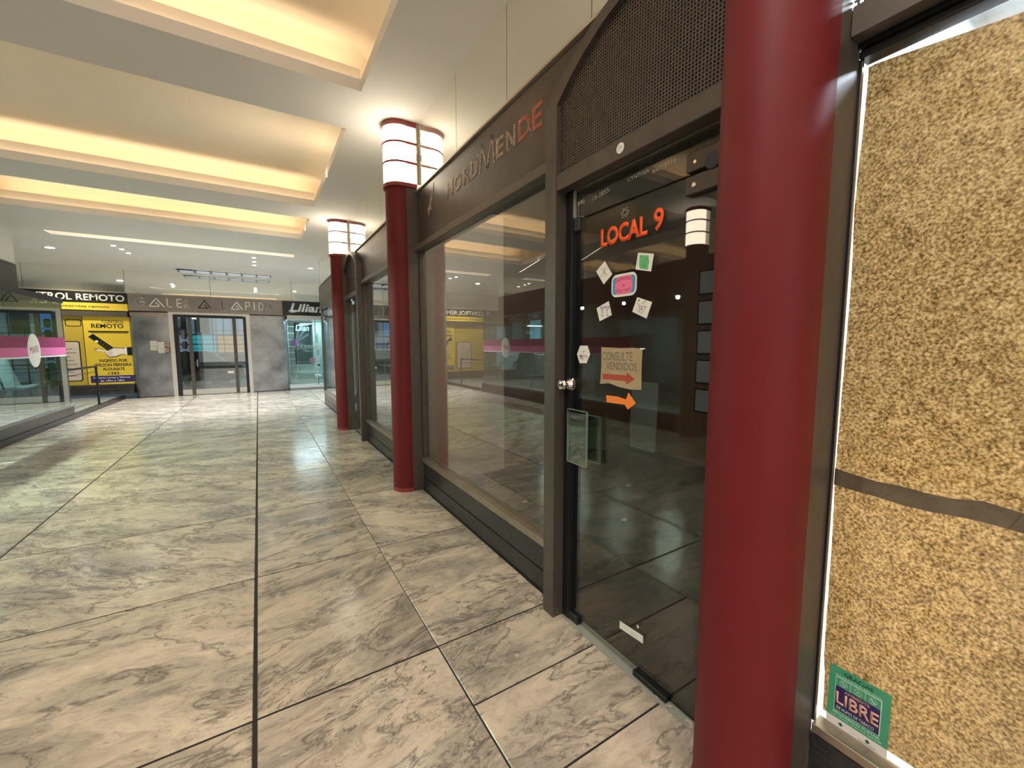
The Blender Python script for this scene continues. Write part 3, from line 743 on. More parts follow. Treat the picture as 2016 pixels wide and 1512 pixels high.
flat('drawing', [(0, 0), (0.008, 0.001), (0.006, 0.007), (0, 0.006)], (X2, 1.238, 1.685), RW, 'black', t, 0.0003)
# pink label
t = thing('paper_label', 'pink and blue handwritten label with white rim among door notes', 'label')
def rr(cx, cz, a, b, r, n=5, bul=0.0):
    o_ = []
    for (sx, sz, a0) in ((1, 1, 0), (-1, 1, 90), (-1, -1, 180), (1, -1, 270)):
        for i in range(n+1):
            th = math.radians(a0 + 90*i/n); o_.append((cx + sx*(a-r) + r*math.cos(th), cz + sz*(b-r) + r*math.sin(th)))
    return o_
flat('sheet', rr(-1.323, 1.764, 0.074, 0.050, 0.030), (XD, 0, 0), RW, 'white_paper', t, 0.0008)
flat('sheet', rr(-1.323, 1.764, 0.066, 0.038, 0.016), (X2, 0, 0), RW, 'blue_ink', t, 0.0004)
flat('sheet', rr(-1.323, 1.764, 0.050, 0.040, 0.022), (X2-0.0005, 0, 0), RW, 'pink', t, 0.0004)
text('lettering', 'DESPEDIDA', (X2-0.001, 1.370, 1.778), RW, 0.094, 0.014, 'magenta', t, 0.0, 0.0003, bend=0.008)
text('lettering', 'de', (X2-0.001, 1.330, 1.757), RW, 0.016, 0.012, 'magenta', t, 0.0, 0.0003)
text('lettering', 'SOLTERA', (X2-0.001, 1.365, 1.738), RW, 0.084, 0.013, 'magenta', t, 0.0, 0.0003, bend=-0.006)
# hexagon
t = poly_thing('white hexagon sticker on the door above the round lock', [(1.608, 1.496), (1.553, 1.496), (1.533, 1.455), (1.558, 1.409), (1.611, 1.407), (1.632, 1.453)], 'white_paper')
strokes('drawing', [[(0, 0.6), (0.3, 0.2), (0.5, 0.7)], [(0.5, 0.3), (0.8, 0.6), (1, 0.1)], [(0.1, 0.1), (0.5, 0)], [(0.4, 1.2), (0.6, 1.5)]], (X2, 1.615, 1.430), RW, 0.065, 0.028, 0.003, 'pencil', t, 0.0003)
flat('drawing', [(0, 0), (0.012, 0.002), (0.010, 0.010), (0.002, 0.008)], (X2, 1.607, 1.440), RW, 'black', t, 0.0003)
# cardboard notice
t = poly_thing('brown cardboard notice CONSULTE VENDIDOS with a red arrow', [(1.456, 1.489), (1.40, 1.487), (1.33, 1.485), (1.26, 1.487), (1.208, 1.483), (1.210, 1.40), (1.208, 1.307), (1.27, 1.303), (1.34, 1.309), (1.40, 1.321), (1.462, 1.313), (1.458, 1.325), (1.453, 1.40)], 'cardboard', 'paper_notice', cat='notice')
text('lettering', 'CONSULTE', (X2, 1.447, 1.428), RW, 0.185, 0.040, 'letter_dull', t, 0.0, 0.0003)
text('lettering', 'VENDIDOS', (X2, 1.420, 1.385), RW, 0.185, 0.035, 'letter_dull', t, 0.0, 0.0003)
flat('arrow', [(0, 0), (0.15, 0.0), (0.15, -0.014), (0.20, 0.012), (0.152, 0.04), (0.15, 0.026), (0, 0.026)], (X2, 1.444, 1.338), RW, 'red_ink', t, 0.0003)
box('tape_end', XD-0.001, XD, 1.196, 1.222, 1.480, 1.486, 'white', t)
# orange arrow
t = poly_thing('bright orange paper arrow pointing right below the notice', [(1.417, 1.263), (1.343, 1.264), (1.294, 1.256), (1.28, 1.289), (1.236, 1.245), (1.281, 1.212), (1.302, 1.232), (1.413, 1.230)], 'orange_paper', 'paper_arrow', cat='arrow')
# low strip label
t = poly_thing('small pale strip label near the foot of the glass door', [(1.299, 0.199), (1.16, 0.261-0.05), (1.159, 0.175), (1.299, 0.163)], 'white_paper', cat='label', name='paper_label')
strokes('print', [[(0, 0.7), (1, 0.7)], [(0.1, 0.3), (0.9, 0.3)]], (X2, 1.27, 0.172), RW, 0.08, 0.022, 0.0015, 'panel_teal', t, 0.0003)
t = poly_thing('tiny white scrap stuck above the pale strip label', [(1.195, 0.245), (1.185, 0.24), (1.188, 0.228), (1.195, 0.23)], 'white_paper', name='paper_scrap', cat='scrap')
# round white sticker on the beam
t = thing('round_sticker', 'round white sticker on the dark beam under the perforated panel', 'sticker')
MB().lathe((1.3118, 1.282, 2.306), (-1, 0, 0), [(0.021, 0), (0.021, 0.001)], 24).obj('disc', 'white_paper', t)
strokes('print', [[(0, 0), (0.5, 1), (1, 0.3)], [(0.2, 0.8), (0.9, 0.8)]], (1.3105, 1.292, 2.30), RW, 0.02, 0.014, 0.002, 'panel_teal', t, 0.0003)
# handwriting on the transom glass
t = thing('handwriting', 'thin white handwriting and phone number on glass above the door', 'writing')
text('lettering', 'CYNTHIA', (XD, 1.315, 2.200), RW, 0.115, 0.015, 'pencil_white', t, -0.011, 0.0006)
text('lettering', 'RATTEEYR -', (XD, 1.180, 2.188), RW, 0.125, 0.016, 'pencil_white', t, -0.011, 0.0006, slope=0.02)
text('lettering', '(HR)', (XD, 1.64, 2.185), RW, 0.05, 0.025, 'pencil_white', t, -0.011, 0.0006)
text('lettering', '15-2855-', (XD, 1.53, 2.182), RW, 0.115, 0.020, 'pencil_white', t, -0.011, 0.0006, slope=0.1)
# flower-like residue above LOCAL 9
t = thing('glue_residue', 'ring of sticker glue residue above the orange LOCAL 9', 'residue')
strokes('petal', [arc(0.5+0.33*math.cos(math.radians(a)), 0.5+0.33*math.sin(math.radians(a)), 0.13, 0.13, 0, 300, 6) for a in (0, 60, 120, 180, 240, 300)], (XD, 1.352, 2.052), RW, 0.052, 0.045, 0.0022, 'dust', t, 0.0003)
# flakes along the threshold
t = thing('paint_flake', 'peeling pale flakes along the dark door threshold by the column', 'debris')
rs = random.Random(5); fm = MB()
for _ in range(16):
    y = rs.uniform(0.87, 1.09); s_ = rs.uniform(0.004, 0.012)
    MB().prism([(0, 0), (s_, -s_*0.6), (s_*1.6, s_*0.2), (s_*0.4, s_)], (1.375+rs.uniform(-0.008, 0.01), y, 0.0032), (0.3, -1, 0), (1, 0.2, 0), (0, 0, 0.003)).obj('flake', 'dust', t)
t = tag(flat('floor_stain', [(0, 0), (0.045, 0.02), (0.05, 0.06), (0.015, 0.085), (-0.02, 0.06), (-0.025, 0.02)], (-0.36, 2.68, 0.0002), (Vector((1, 0, 0)), Vector((0, 1, 0)), Vector((0, 0, 1))), 'beige_trim', None, 0.0006), 'small pale yellow spot on the marble floor tile', 'spot')

# ================================================================== interior of the empty shop
wi = struct('wall_inside')
box('shop_floor', 1.47, 4.75, 0.62, 8.0, -0.013, 0.0005, 'shop_dark', wi)
box('back_wall', 4.65, 4.75, 0.62, 8.0, 0, 2.98, 'brown_wall', wi)
box('party_wall', 1.47, 4.65, 0.62, 0.70, 0, 3.3, 'brown_wall', wi)
box('party_wall', 1.47, 4.65, 4.26, 4.34, 0, 2.98, 'brown_wall', wi)
box('party_wall', 1.47, 4.65, 7.72, 7.80, 0, 2.98, 'shop_wall', wi)
box('shop_ceiling', 1.47, 4.75, 0.62, 8.0, 2.98, 3.0, 'shop_dark', wi)
t = tag(box('partition_board', 1.50, 2.47, 4.21, 4.255, 0.002, 2.97, 'pale_board'), 'pale partition board against the side wall inside the dark shop', 'board')
t = thing('leaning_panel', 'pale green-grey panel with rounded corners leaning on the shop back wall', 'panel')
MB().prism(rr(3.96, 0.49, 0.23, 0.485, 0.03), (4.60, 0, 0.004), (0, 1, 0), (0.03, 0, 1), (0.02, 0, 0)).obj('sheet', 'panel_teal', t)
for k in range(5):
    t = thing('picture_frame', ['topmost', 'second from top', 'middle', 'second from bottom', 'lowest'][k] + ' dim small frame in the column on the shop back wall', 'picture', 'dim pictures stacked on the shop back wall')
    z = 2.1 - k*0.36
    box('frame', 4.635, 4.649, 2.93, 3.18, z, z+0.30, 'shop_dark', t); box('print', 4.632, 4.6345, 2.95, 3.16, z+0.02, z+0.28, 'far_wall', t)
for i, (x, y) in enumerate(((3.3, 3.0), (2.6, 2.4), (3.6, 2.2), (2.1, 3.2))):
    r_ = random.Random(i)
    pl = [(0.05*math.cos(a)*r_.uniform(0.5, 1.2), 0.03*math.sin(a)*r_.uniform(0.5, 1.2)) for a in [2*PI*k/7 for k in range(7)]]
    sc = MB().prism(pl, (x, y, 0.001), (1, 0.3, 0), (0, 1, 0), (0, 0, 0.006)).obj('paper_scrap', 'dust')
    tag(sc, ['crumpled scrap on the dark shop floor near the leaning panel', 'crumpled scrap in the middle of the dark shop floor', 'crumpled scrap on the dark shop floor toward the back', 'thin scrap on the shop floor seen through the large window'][i], 'scrap')

area('partition_fill', (1.75, 1.6, 2.9), (0.12, 1, -0.45), 0.3, 0.3, 22, (1.0, 0.86, 0.7))  # added lamp without a fitting, brightens the partition board
# lit room behind the kraft paper
wp = struct('wall_papered_room')
box('room_floor', 1.47, 3.6, -4.2, 0.62, -0.013, 0.0, 'white', wp)
box('room_back', 3.6, 3.7, -4.2, 0.62, 0, 3.0, 'white', wp); box('room_side', 1.47, 3.6, -4.3, -4.2, 0, 3.0, 'white', wp)
box('room_side', 1.48, 3.6, 0.60, 0.619, 0, 3.0, 'white', wp); box('room_ceiling', 1.47, 3.7, -4.3, 0.619, 3.0, 3.05, 'white', wp)
area('room_light', (2.5, -0.3, 2.9), (0, 0, -1), 0.6, 1.2, 62, COOL)
area('room_light', (1.75, 0.33, 0.75), (-1, 0.0, 0.0), 0.22, 1.0, 3.6, (1.0, 0.88, 0.66))  # added low panel right behind the paper, makes its warm bright patch
area('room_light', (2.6, -0.4, 1.5), (-1, 0.15, 0.0), 1.6, 1.4, 24, (1.0, 0.97, 0.92))  # added panel facing the paper, brightens it from behind

# ================================================================== interior of the third shop (lit salon)
ws = struct('wall_salon')
box('shop_floor', 1.47, 4.2, 8.0, END-0.03, 0.28, 0.30, 'white_gloss', ws)
box('back_wall', 4.1, 4.2, 8.0, END, 0.3, 2.98, 'shop_wall', ws)
box('display_back', 2.35, 2.42, 8.2, END-0.2, 0.301, 2.45, 'shop_wall', ws)
box('shop_ceiling', 1.47, 4.2, 8.0, END-0.03, 2.52, 2.56, 'shop_wall', ws)
area('room_light', (1.9, 9.8, 2.48), (0, 0, -1), 0.5, 3.0, 26, COOL)
pc = [('dark photo print of a skyline on the salon display wall', 10.2, 1.35, 0.9, 0.55, 'poster_dark'), ('dark grey print low in the salon display', 10.0, 0.5, 0.6, 0.7, 'far_wall'), ('small black print at the end of the salon display', 11.0, 1.2, 0.3, 0.5, 'black')]
for lb, y, z, wd, h, m_ in pc:
    t = thing('poster', lb, 'poster'); box('sheet', 2.338, 2.349, y-wd/2, y+wd/2, z, z+h, m_, t)
    for k in range(5): box('figure', 2.336, 2.338, y-wd/2+0.03+k*wd/5.5, y-wd/2+0.03+k*wd/5.5+wd/9, z+0.04, z+h*random.uniform(0.4, 0.8), 'letter_dull' if m_ != 'far_wall' else 'black', t)
bt = 0
for y, h, m_ in ((8.4, 0.22, 'black'), (8.6, 0.18, 'white'), (8.8, 0.24, 'lilac'), (9.0, 0.2, 'black'), (9.25, 0.16, 'white'), (9.5, 0.24, 'black')):
    t = thing('bottle', ['black pump bottle nearest in the far salon window', 'short white jar beside the nearest black bottle', 'tall lilac bottle in the far salon window', 'black bottle after the lilac one in salon window', 'low white jar deeper in the salon window', 'tall black bottle deepest in the salon window'][bt], 'bottle', 'bottles in the far salon window'); bt += 1
    MB().lathe((1.7, y, 0.3005), (0, 0, 1), [(0.035, 0), (0.035, h*0.7), (0.015, h*0.8), (0.015, h)], 14).obj('body', m_, t, smooth=True)
    MB().lathe((1.7, y, 0.3005+h), (0, 0, 1), [(0.017, 0), (0.017, 0.03)], 10).obj('cap', 'black' if m_ != 'black' else 'white', t)
# ring sign seen behind the farthest column
t = thing('ring_sign', 'thin white ring sign behind the glass beside the farthest column', 'sign')
strokes('ring', [arc(0.5, 0.5, 0.5, 0.5, 0, 360, 20)], (1.46, 10.6, 2.18), RW, 0.22, 0.2, 0.018, 'letter_cream', t, 0.01)

# ================================================================== FAR FACADE
YF = 15.67
wf = struct('wall_far')
mj = [-6.6, -5.05, -3.1, -1.158, 1.026, 2.75]
for a, b in zip(mj[:-1], mj[1:]): box('mirror_panel', a+0.004, b-0.004, YF, YF+0.01, 2.985, CH, 'mirror', wf)
box('mirror_rail', -6.6, 2.75, YF-0.02, YF, 2.965, 2.985, 'beige_trim', wf)
box('backing', -6.8, 2.85, YF+0.02, YF+0.3, 2.45, CH+0.1, 'fascia', wf)
# curved steel walls
def steel_wall(x0, x1, left_round, right_round, r=0.16):
    p = []
    if left_round: p += [(x0, YF+0.45)] + [(x0+r-r*math.cos(t), YF+r-r*math.sin(t)) for t in [PI/2*i/8 for i in range(9)]]
    else: p += [(x0, YF+0.3), (x0, YF)]
    if right_round: p += [(x1-r+r*math.sin(t), YF+r-r*math.cos(t)) for t in [PI/2*i/8 for i in range(9)]] + [(x1, YF+0.45)]
    else: p += [(x1, YF), (x1, YF+0.3)]
    MB().prism(p, (0, 0, 0.02), (1, 0, 0), (0, 1, 0), (0, 0, 2.435)).obj('steel_cladding', 'steel', wf, smooth=True)
    p2 = [(a, b+0.008 if b < YF+0.1 else b) for a, b in p]
    MB().prism(p2, (0, 0, 0.0), (1, 0, 0), (0, 1, 0), (0, 0, 0.02)).obj('shadow_gap', 'black', wf)
steel_wall(-3.10, -2.205, True, False); steel_wall(-0.185, 0.86, False, True)
box('steel_head', -3.05, -2.205, YF-0.004, YF-0.001, 2.33, 2.44, 'bronze', wf)
# gallery sign
sg = thing('gallery_sign', 'long brushed metal sign reading GALERIA LAPIDO above the entrance', 'sign')
box('sign_board', -3.05, 0.745, YF-0.07, YF-0.001, 2.49, 2.955, 'sign_steel', sg)
box('sign_edge', -3.06, 0.755, YF-0.078, YF-0.002, 2.955, 2.964, 'beige_trim', sg)
YS = YF-0.071
def L_(name, lines, x0, x1, mat='letter_cream', z0=2.625, z1=2.855, wd=0.026): strokes('letter', lines, (x0, YS, z0), FW, x1-x0, z1-z0, wd, mat, sg, 0.012)
G = [arc(0.5, 0.5, 0.5, 0.5, 50, 360, 16) + [(0.55, 0.5)]]
A = [[(0, 0), (0.5, 1), (1.0, 0)], [(0, 0), (0.74, 0), (0.5, 0.45)]]
Ls = [[(0, 1), (0, 0), (1, 0)]]; Es = [[(1, 1), (0, 1), (0, 0), (1, 0)], [(0, 0.5), (0.9, 0.5)]]
Rs = [[(0, 0), (0, 1), (0.8, 0.9), (0.8, 0.6), (0, 0.5), (1, 0)]]; Ps = [[(0, 0), (0, 1), (1, 1), (1, 0.45), (0, 0.45)]]
Ds = [[(0, 0), (0, 1), (0.6, 1), (1, 0.7), (1, 0.3), (0.6, 0), (0, 0)]]; Os = [arc(0.5, 0.5, 0.5, 0.5, 0, 360, 18)]
L_('G', G, -2.90, -2.69); L_('A', A, -2.60, -2.27); L_('L', Ls, -2.19, -2.09); L_('E', Es, -1.965, -1.865)
L_('R', Rs, -1.79, -1.70, 'beige_trim'); L_('A', A, -1.46, -1.17, 'frame_dark'); L_('L', Ls, -0.88, -0.79, 'frame_dark', wd=0.016)
L_('A', A, -0.66, -0.36); L_('P', Ps, -0.27, -0.17); L_('I', [[(0, 0), (0, 1)]], -0.045, -0.02); L_('D', Ds, 0.09, 0.195); L_('O', Os, 0.31, 0.515)
# entrance frame, door, sidelights
d3 = struct('door_3')
box('portal_frame', -2.2, -2.10, YF-0.03, YF+0.1, 0, 2.42, 'steel_plate', d3); box('portal_frame', -0.29, -0.19, YF-0.03, YF+0.1, 0, 2.42, 'steel_plate', d3)
box('portal_head', -2.2, -0.19, YF-0.03, YF+0.1, 2.42, 2.488, 'steel_plate', d3)
box('door_jamb', -2.10, -2.0, YF+0.02, YF+0.1, 0, 2.40, 'frame_dark', d3); box('door_jamb', -0.37, -0.29, YF+0.02, YF+0.1, 0, 2.40, 'frame_dark', d3)
box('door_head', -2.0, -0.37, YF+0.02, YF+0.1, 2.34, 2.42, 'frame_dark', d3)
for x in (-1.77, -0.655): box('mullion', x, x+0.09, YF+0.015, YF+0.1, 0, 2.34, 'frame', d3)
box('sidelight_pane', -2.0, -1.77, YF+0.05, YF+0.058, 0.17, 2.34, 'glass_far', d3)
box('sidelight_pane', -0.565, -0.37, YF+0.05, YF+0.058, 0.17, 2.34, 'glass_far', d3)
lf = box('door_leaf', -1.68, -0.655, YF+0.05, YF+0.058, 0.17, 2.34, 'glass_far', d3)
box('kick_plate', -1.68, -0.655, YF+0.03, YF+0.07, 0.01, 0.17, 'steel_plate', lf)
box('kick_plate', -2.0, -1.77, YF+0.03, YF+0.07, 0.01, 0.17, 'steel_plate', d3); box('kick_plate', -0.565, -0.37, YF+0.03, YF+0.07, 0.01, 0.17, 'steel_plate', d3)
MB().lathe((-1.60, YF+0.05, 0.97), (0, -1, 0), [(0.04, 0), (0.075, 0.005), (0.075, 0.02), (0.03, 0.03)], 18).obj('lock_plate', 'black', lf, smooth=True)
MB().tube((-1.60, YF, 0.86), (-1.60, YF, 1.08), 0.014).obj('door_handle', 'chrome', lf)
MB().rbox(-0.86, -0.69, YF+0.02, YF+0.049, 0.63, 0.70, 0.01).obj('letter_slot', 'white_gloss', lf)
gr = MB()
for z in (1.0, 1.27, 1.54, 1.83): gr.box(-2.0, -0.37, YF+0.12, YF+0.15, z-0.018, z+0.018)
for z in (0.8, 0.9, 1.12, 1.40, 1.68, 1.97): gr.box(-2.0, -0.37, YF+0.125, YF+0.14, z-0.007, z+0.007)
for x in (-1.45, -1.18, -0.9): gr.box(x-0.012, x+0.012, YF+0.122, YF+0.145, 0.1, 2.34)
gr.obj('security_grille', 'frame_dark', d3)
lz = MB()
for k in range(7): lz.prism(rr(-1.885, 0.36+k*0.29, 0.07, 0.115, 0.05, 3), (0, YF+0.115, 0), (1, 0, 0), (0, 0, 1), (0, 0.004, 0))
lz.obj('grille_plate', 'frame_dark', d3)
t = thing('street_number', 'white street number 946 on the right sidelight of the entrance', 'number')
text('digits', '946', (-0.56, YF+0.048, 1.87), FW, 0.18, 0.13, 'letter_cream', t, 0.01, 0.002)
# taped papers on the left steel wall
for i, (x, z, wd, h, mt) in enumerate(((-2.66, 1.36, 0.16, 0.28, 'panel_teal'), (-2.49, 1.28, 0.15, 0.33, 'pale_board'), (-2.33, 1.30, 0.13, 0.32, 'brown_wall'))):
    t = thing('taped_sheet', ['leftmost faded sheet taped on the left steel wall', 'middle faded sheet taped on the left steel wall', 'dark sheet taped on steel wall next to the entrance frame'][i], 'notice', 'sheets taped to the steel wall')
    box('sheet', x, x+wd, YF-0.003, YF-0.001, z, z+h, 'steel_plate' if i < 2 else mt, t)
    strokes('print', [[(0.1, 0.9), (0.9, 0.9)], [(0.1, 0.75), (0.7, 0.75)], [(0.1, 0.6), (0.9, 0.6)], [(0.1, 0.35), (0.5, 0.35), (0.5, 0.1), (0.1, 0.1), (0.1, 0.35)]], (x, YF-0.0035, z), FW, wd, h, 0.012, 'white' , t, 0.001)

# -------- salon beside the entrance (Lilian)
sl = thing('salon_sign', 'black sign with white script Lilian right of the gallery sign', 'sign')
box('sign_board', 0.76, 2.3, YF-0.05, YF-0.001, 2.53, 2.964, 'black', sl)
text('lettering', 'Lilian', (0.95, YF-0.052, 2.62), FW, 1.0, 0.28, 'white', sl, 0.03, 0.004, shear=0.25, slope=-0.01)
strokes('flourish', [[(0, 0.4), (0.1, 0), (0.5, 0.05), (0.9, 0.25)]], (0.93, YF-0.052, 2.60), FW, 0.28, 0.12, 0.03, 'white', sl, 0.004)
w5 = struct('window_5')
YL = YF+0.25
box('head_rail', 0.86, 2.75, YL-0.25, YL, 2.37, 2.50, 'steel_plate', w5)
box('sill', 0.86, 2.75, YL-0.08, YL+0.03, 0.0, 0.14, 'steel_plate', w5)
box('sill', 0.86, 2.75, YL-0.1, YL-0.08, 0.06, 0.12, 'white_gloss', w5)
for a, b in ((0.90, 1.70), (1.74, 2.70)): box('pane', a, b, YL, YL+0.008, 0.14, 2.37, 'glass_far', w5)
box('window_frame', 1.70, 1.74, YL-0.01, YL+0.03, 0.14, 2.37, 'steel_plate', w5)
for z in range(10): box('shutter_slat', 0.88, 1.66, YL+0.14, YL+0.16, 0.15+z*0.222, 0.15+z*0.222+0.205, 'shop_wall', w5)
box('room_back', 0.86, 2.9, YL+0.9, YL+1.0, 0, 3.0, 'teal_wall', w5); box('room_floor', 0.86, 2.9, YL+0.03, YL+0.9, 0.0, 0.1, 'white_gloss', w5)
box('room_side', 0.82, 0.86, YL+0.02, YL+1, 0, 2.45, 'shop_wall', w5); box('room_side', 2.9, 2.95, YL-0.2, YL+1, 0, 3.0, 'shop_wall', w5); box('room_ceiling', 0.82, 2.9, YL+0.02, YL+1, 2.45, 2.48, 'white', w5)
area('room_light', (1.7, YL+0.45, 2.4), (0, 0, -1), 1.4, 0.4, 40, COOL)
area('room_light', (1.3, YF-0.1, 2.36), (0, -0.35, -1), 0.8, 0.12, 9, (0.65, 0.9, 1.0))
t = thing('salon_poster', 'dark salon poster with white script and pink discs behind the window', 'poster')
YP = YL+0.10
box('sheet', 1.08, 1.63, YP, YP+0.006, 0.86, 2.28, 'poster_dark', t)
text('lettering', 'Lilian', (1.12, YP-0.002, 2.0), FW, 0.42, 0.2, 'script_glow', t, 0.015, 0.001, shear=0.25)  # poster script given its own glow
text('lettering', 'K\u00c9RASTASE', (1.03, YP-0.06, 1.36), FW, 0.90, 0.19, 'white', t, 0.012, 0.002)
text('lettering', 'PARIS', (1.33, YP-0.06, 1.27), FW, 0.28, 0.06, 'white', t, 0.0, 0.002)
text('lettering', 'Coloracion / Corte y Peinados', (1.11, YP-0.002, 0.90), FW, 0.4, 0.06, 'white', t, 0.0, 0.001)
for x, z, r_, m_ in ((1.10, 1.60, 0.125, 'lilac'), (1.60, 0.98, 0.10, 'rose')): MB().lathe((x, YP-0.001, z), (0, -1, 0), [(r_, 0), (r_, 0.004)], 24).obj('disc', m_, t)
for a in (75, 55, 35, -20, -40):
    dx, dz = math.cos(math.radians(a)), math.sin(math.radians(a))
    flat('ray', [(0.14*dx-0.02*dz, 0.14*dz+0.02*dx), (0.5*dx-0.035*dz, 0.5*dz+0.035*dx), (0.5*dx+0.035*dz, 0.5*dz-0.035*dx), (0.14*dx+0.02*dz, 0.14*dz-0.02*dx)], (1.10, YP-0.0015, 1.60), FW, 'far_wall', t, 0.001)
for i, (x, z, wd, h) in enumerate(((1.76, 1.55, 0.12, 0.42), (1.76, 1.1, 0.14, 0.3), (1.72, 0.72, 0.2, 0.14))):
    t = thing('wall_frame', ['upper white framed card right of the salon poster', 'middle white framed card right of the salon poster', 'lowest white framed card right of the salon poster'][i], 'picture', 'white framed cards in the salon')
    box('frame', x, x+wd, YL+0.5, YL+0.52, z, z+h, 'white', t); box('print', x+0.02, x+wd-0.02, YL+0.495, YL+0.5, z+0.03, z+h-0.03, 'black' if i == 2 else 'teal_wall', t)
t = thing('salon_stool', 'white round salon stool with dark base behind the window', 'stool')
MB().lathe((1.78, YL+0.25, 0.1), (0, 0, 1), [(0.12, 0), (0.12, 0.02), (0.02, 0.03), (0.02, 0.26)], 16).obj('base', 'black', t)
MB().lathe((1.78, YL+0.25, 0.36), (0, 0, 1), [(0.10, 0), (0.12, 0.02), (0.12, 0.08), (0.09, 0.11)], 16).obj('seat', 'white_gloss', t, smooth=True)

# -------- remote control shop (yellow front)
cs = thing('shop_sign', 'black and yellow shop sign EL CONTROL REMOTO over the yellow front', 'sign')
box('sign_board', -6.0, -3.07, YF-0.03, YF-0.001, 2.665, 2.955, 'black', cs)
text('lettering', 'EL CONTROL REMOTO', (-5.62, YF-0.032, 2.72), FW, 2.50, 0.18, 'white', cs, 0.022, 0.004)
box('sign_strip', -6.0, -3.07, YF-0.028, YF-0.001, 2.47, 2.662, 'yellow', cs)
text('lettering', 'especialistas en controles remoto', (-5.3, YF-0.030, 2.52), FW, 1.85, 0.08, 'frame', cs, 0.015, 0.002)
yf = struct('wall_shop_front')
YY = YF+0.12
box('lintel', -6.6, -3.1, YF-0.0, YF+0.2, 2.31, 2.468, 'frame', yf)
box('yellow_panel', -6.0, -4.06, YY, YY+0.05, 0.42, 2.31, 'yellow_dark', yf)
box('yellow_panel', -4.04, -3.08, YY-0.02, YY+0.05, 0.42, 2.31, 'yellow', yf)
box('panel_joint', -4.058, -4.042, YY+0.01, YY+0.05, 0.42, 2.31, 'frame_dark', yf)
for k, z in enumerate((0.33, 0.24, 0.15)): box('step', -6.6, -3.08, YY-0.10+0.02*k-0.08*k, YY+0.05, z-0.0, z+0.085, 'shop_dark', yf)
box('side_wall', -6.8, -6.6, 11.9, 16, 0, CH, 'shop_wall', yf)
ps = thing('shop_poster', 'yellow poster with a hand holding a remote and Wilson Ferreira address', 'poster')
YQ = YY-0.022
text('lettering', 'CONTROL', (-3.66, YQ, 2.13), FW, 0.46, 0.085, 'frame_dark', ps, 0.01, 0.002)
text('lettering', 'REMOTO', (-3.88, YQ, 1.99), FW, 0.66, 0.12, 'frame_dark', ps, 0.02, 0.002)
flat('rule', [(0, 0), (0.83, 0), (0.83, 0.04), (0, 0.04)], (-3.95, YQ, 1.87), FW, 'frame_dark', ps, 0.001)
flat('rule', [(0, 0), (0.75, 0), (0.75, 0.012), (0, 0.012)], (-3.90, YQ, 1.845), FW, 'frame_dark', ps, 0.001)
flat('remote_outline', [(0, 0.09), (0.10, 0.17), (0.50, -0.22), (0.40, -0.33)], (-3.96, YQ, 1.66), FW, 'black', ps, 0.0015)
MB().lathe((-3.80, YQ-0.0015, 1.62), (0, -1, 0), [(0.035, 0), (0.035, 0.001)], 16).obj('remote_button', 'white', ps)
for i in range(4):
    for j_ in range(2): flat('remote_button', [(0, 0), (0.016, 0), (0.016, 0.016), (0, 0.016)], (-3.75+i*0.055+j_*0.03, YQ-0.0016, 1.57-i*0.055+j_*0.03), FW, 'yellow_dark', ps, 0.0008)
def hand(s, dy, m_):
    pts_ = [(-0.30, 0.06), (-0.24, 0.085), (-0.05, 0.03), (0.08, 0.10), (0.22, 0.10), (0.32, 0.09), (0.32, -0.06), (0.22, -0.07), (0.12, -0.12), (-0.02, -0.14), (-0.05, -0.10), (-0.08, -0.07), (-0.10, -0.03), (-0.08, 0.0), (-0.22, 0.02)]
    cx = sum(p[0] for p in pts_)/len(pts_); cz = sum(p[1] for p in pts_)/len(pts_)
    pts_ = [(cx+(a-cx)*s[0], cz+(b-cz)*s[1]) for a, b in pts_]
    flat('hand_print', pts_, (-3.55, YQ-dy, 1.33), FW, m_, ps, 0.0008)
hand((1.06, 1.16), 0.002, 'black'); hand((1, 1), 0.003, 'skin')
for z in (0.045, 0.0, -0.045, -0.085): strokes('finger_line', [[(0, 0.5), (1, 0.2)]], (-3.62, YQ-0.004, 1.31+z), FW, 0.12, 0.02, 0.008, 'black', ps, 0.0006)
flat('cuff_print', [(0, 0), (0.045, 0), (0.045, 0.2), (0, 0.2)], (-3.235, YQ-0.003, 1.245), FW, 'white', ps, 0.001)
flat('sleeve_print', [(0, 0), (0.10, -0.01), (0.10, 0.23), (0, 0.22)], (-3.19, YQ-0.002, 1.235), FW, 'black', ps, 0.001)
text('lettering', 'INGRESO POR', (-3.78, YQ, 1.045), FW, 0.58, 0.085, 'frame_dark', ps, 0.018, 0.002)
text('lettering', 'WILSON FERREIRA', (-3.89, YQ, 0.925), FW, 0.78, 0.085, 'frame_dark', ps, 0.018, 0.002)
text('lettering', 'ALDUNATE', (-3.73, YQ, 0.81), FW, 0.46, 0.08, 'frame_dark', ps, 0.018, 0.002)
text('lettering', '1343', (-3.62, YQ, 0.69), FW, 0.22, 0.08, 'frame_dark', ps, 0.018, 0.002)
flat('hours_band', [(0, 0), (0.90, 0), (0.90, 0.19), (0, 0.19)], (-3.99, YQ, 0.475), FW, 'navy', ps, 0.001)
text('lettering', 'Horario: Lunes a Viernes', (-3.93, YQ-0.002, 0.585), FW, 0.76, 0.05, 'white', ps, 0.012, 0.001)
text('lettering', 'de 10hs a 18hs', (-3.80, YQ-0.002, 0.50), FW, 0.50, 0.05, 'white', ps, 0.012, 0.001)
p2 = thing('info_board', 'pale text board with rounded dark border on the left yellow panel', 'board')
flat('border', rr(-4.47, 1.08, 0.33, 0.55, 0.06), (0, YY, 0), FW, 'frame_dark', p2, 0.002)
flat('sheet', rr(-4.47, 1.08, 0.305, 0.525, 0.045), (0, YY-0.002, 0), FW, 'pale_board', p2, 0.001)
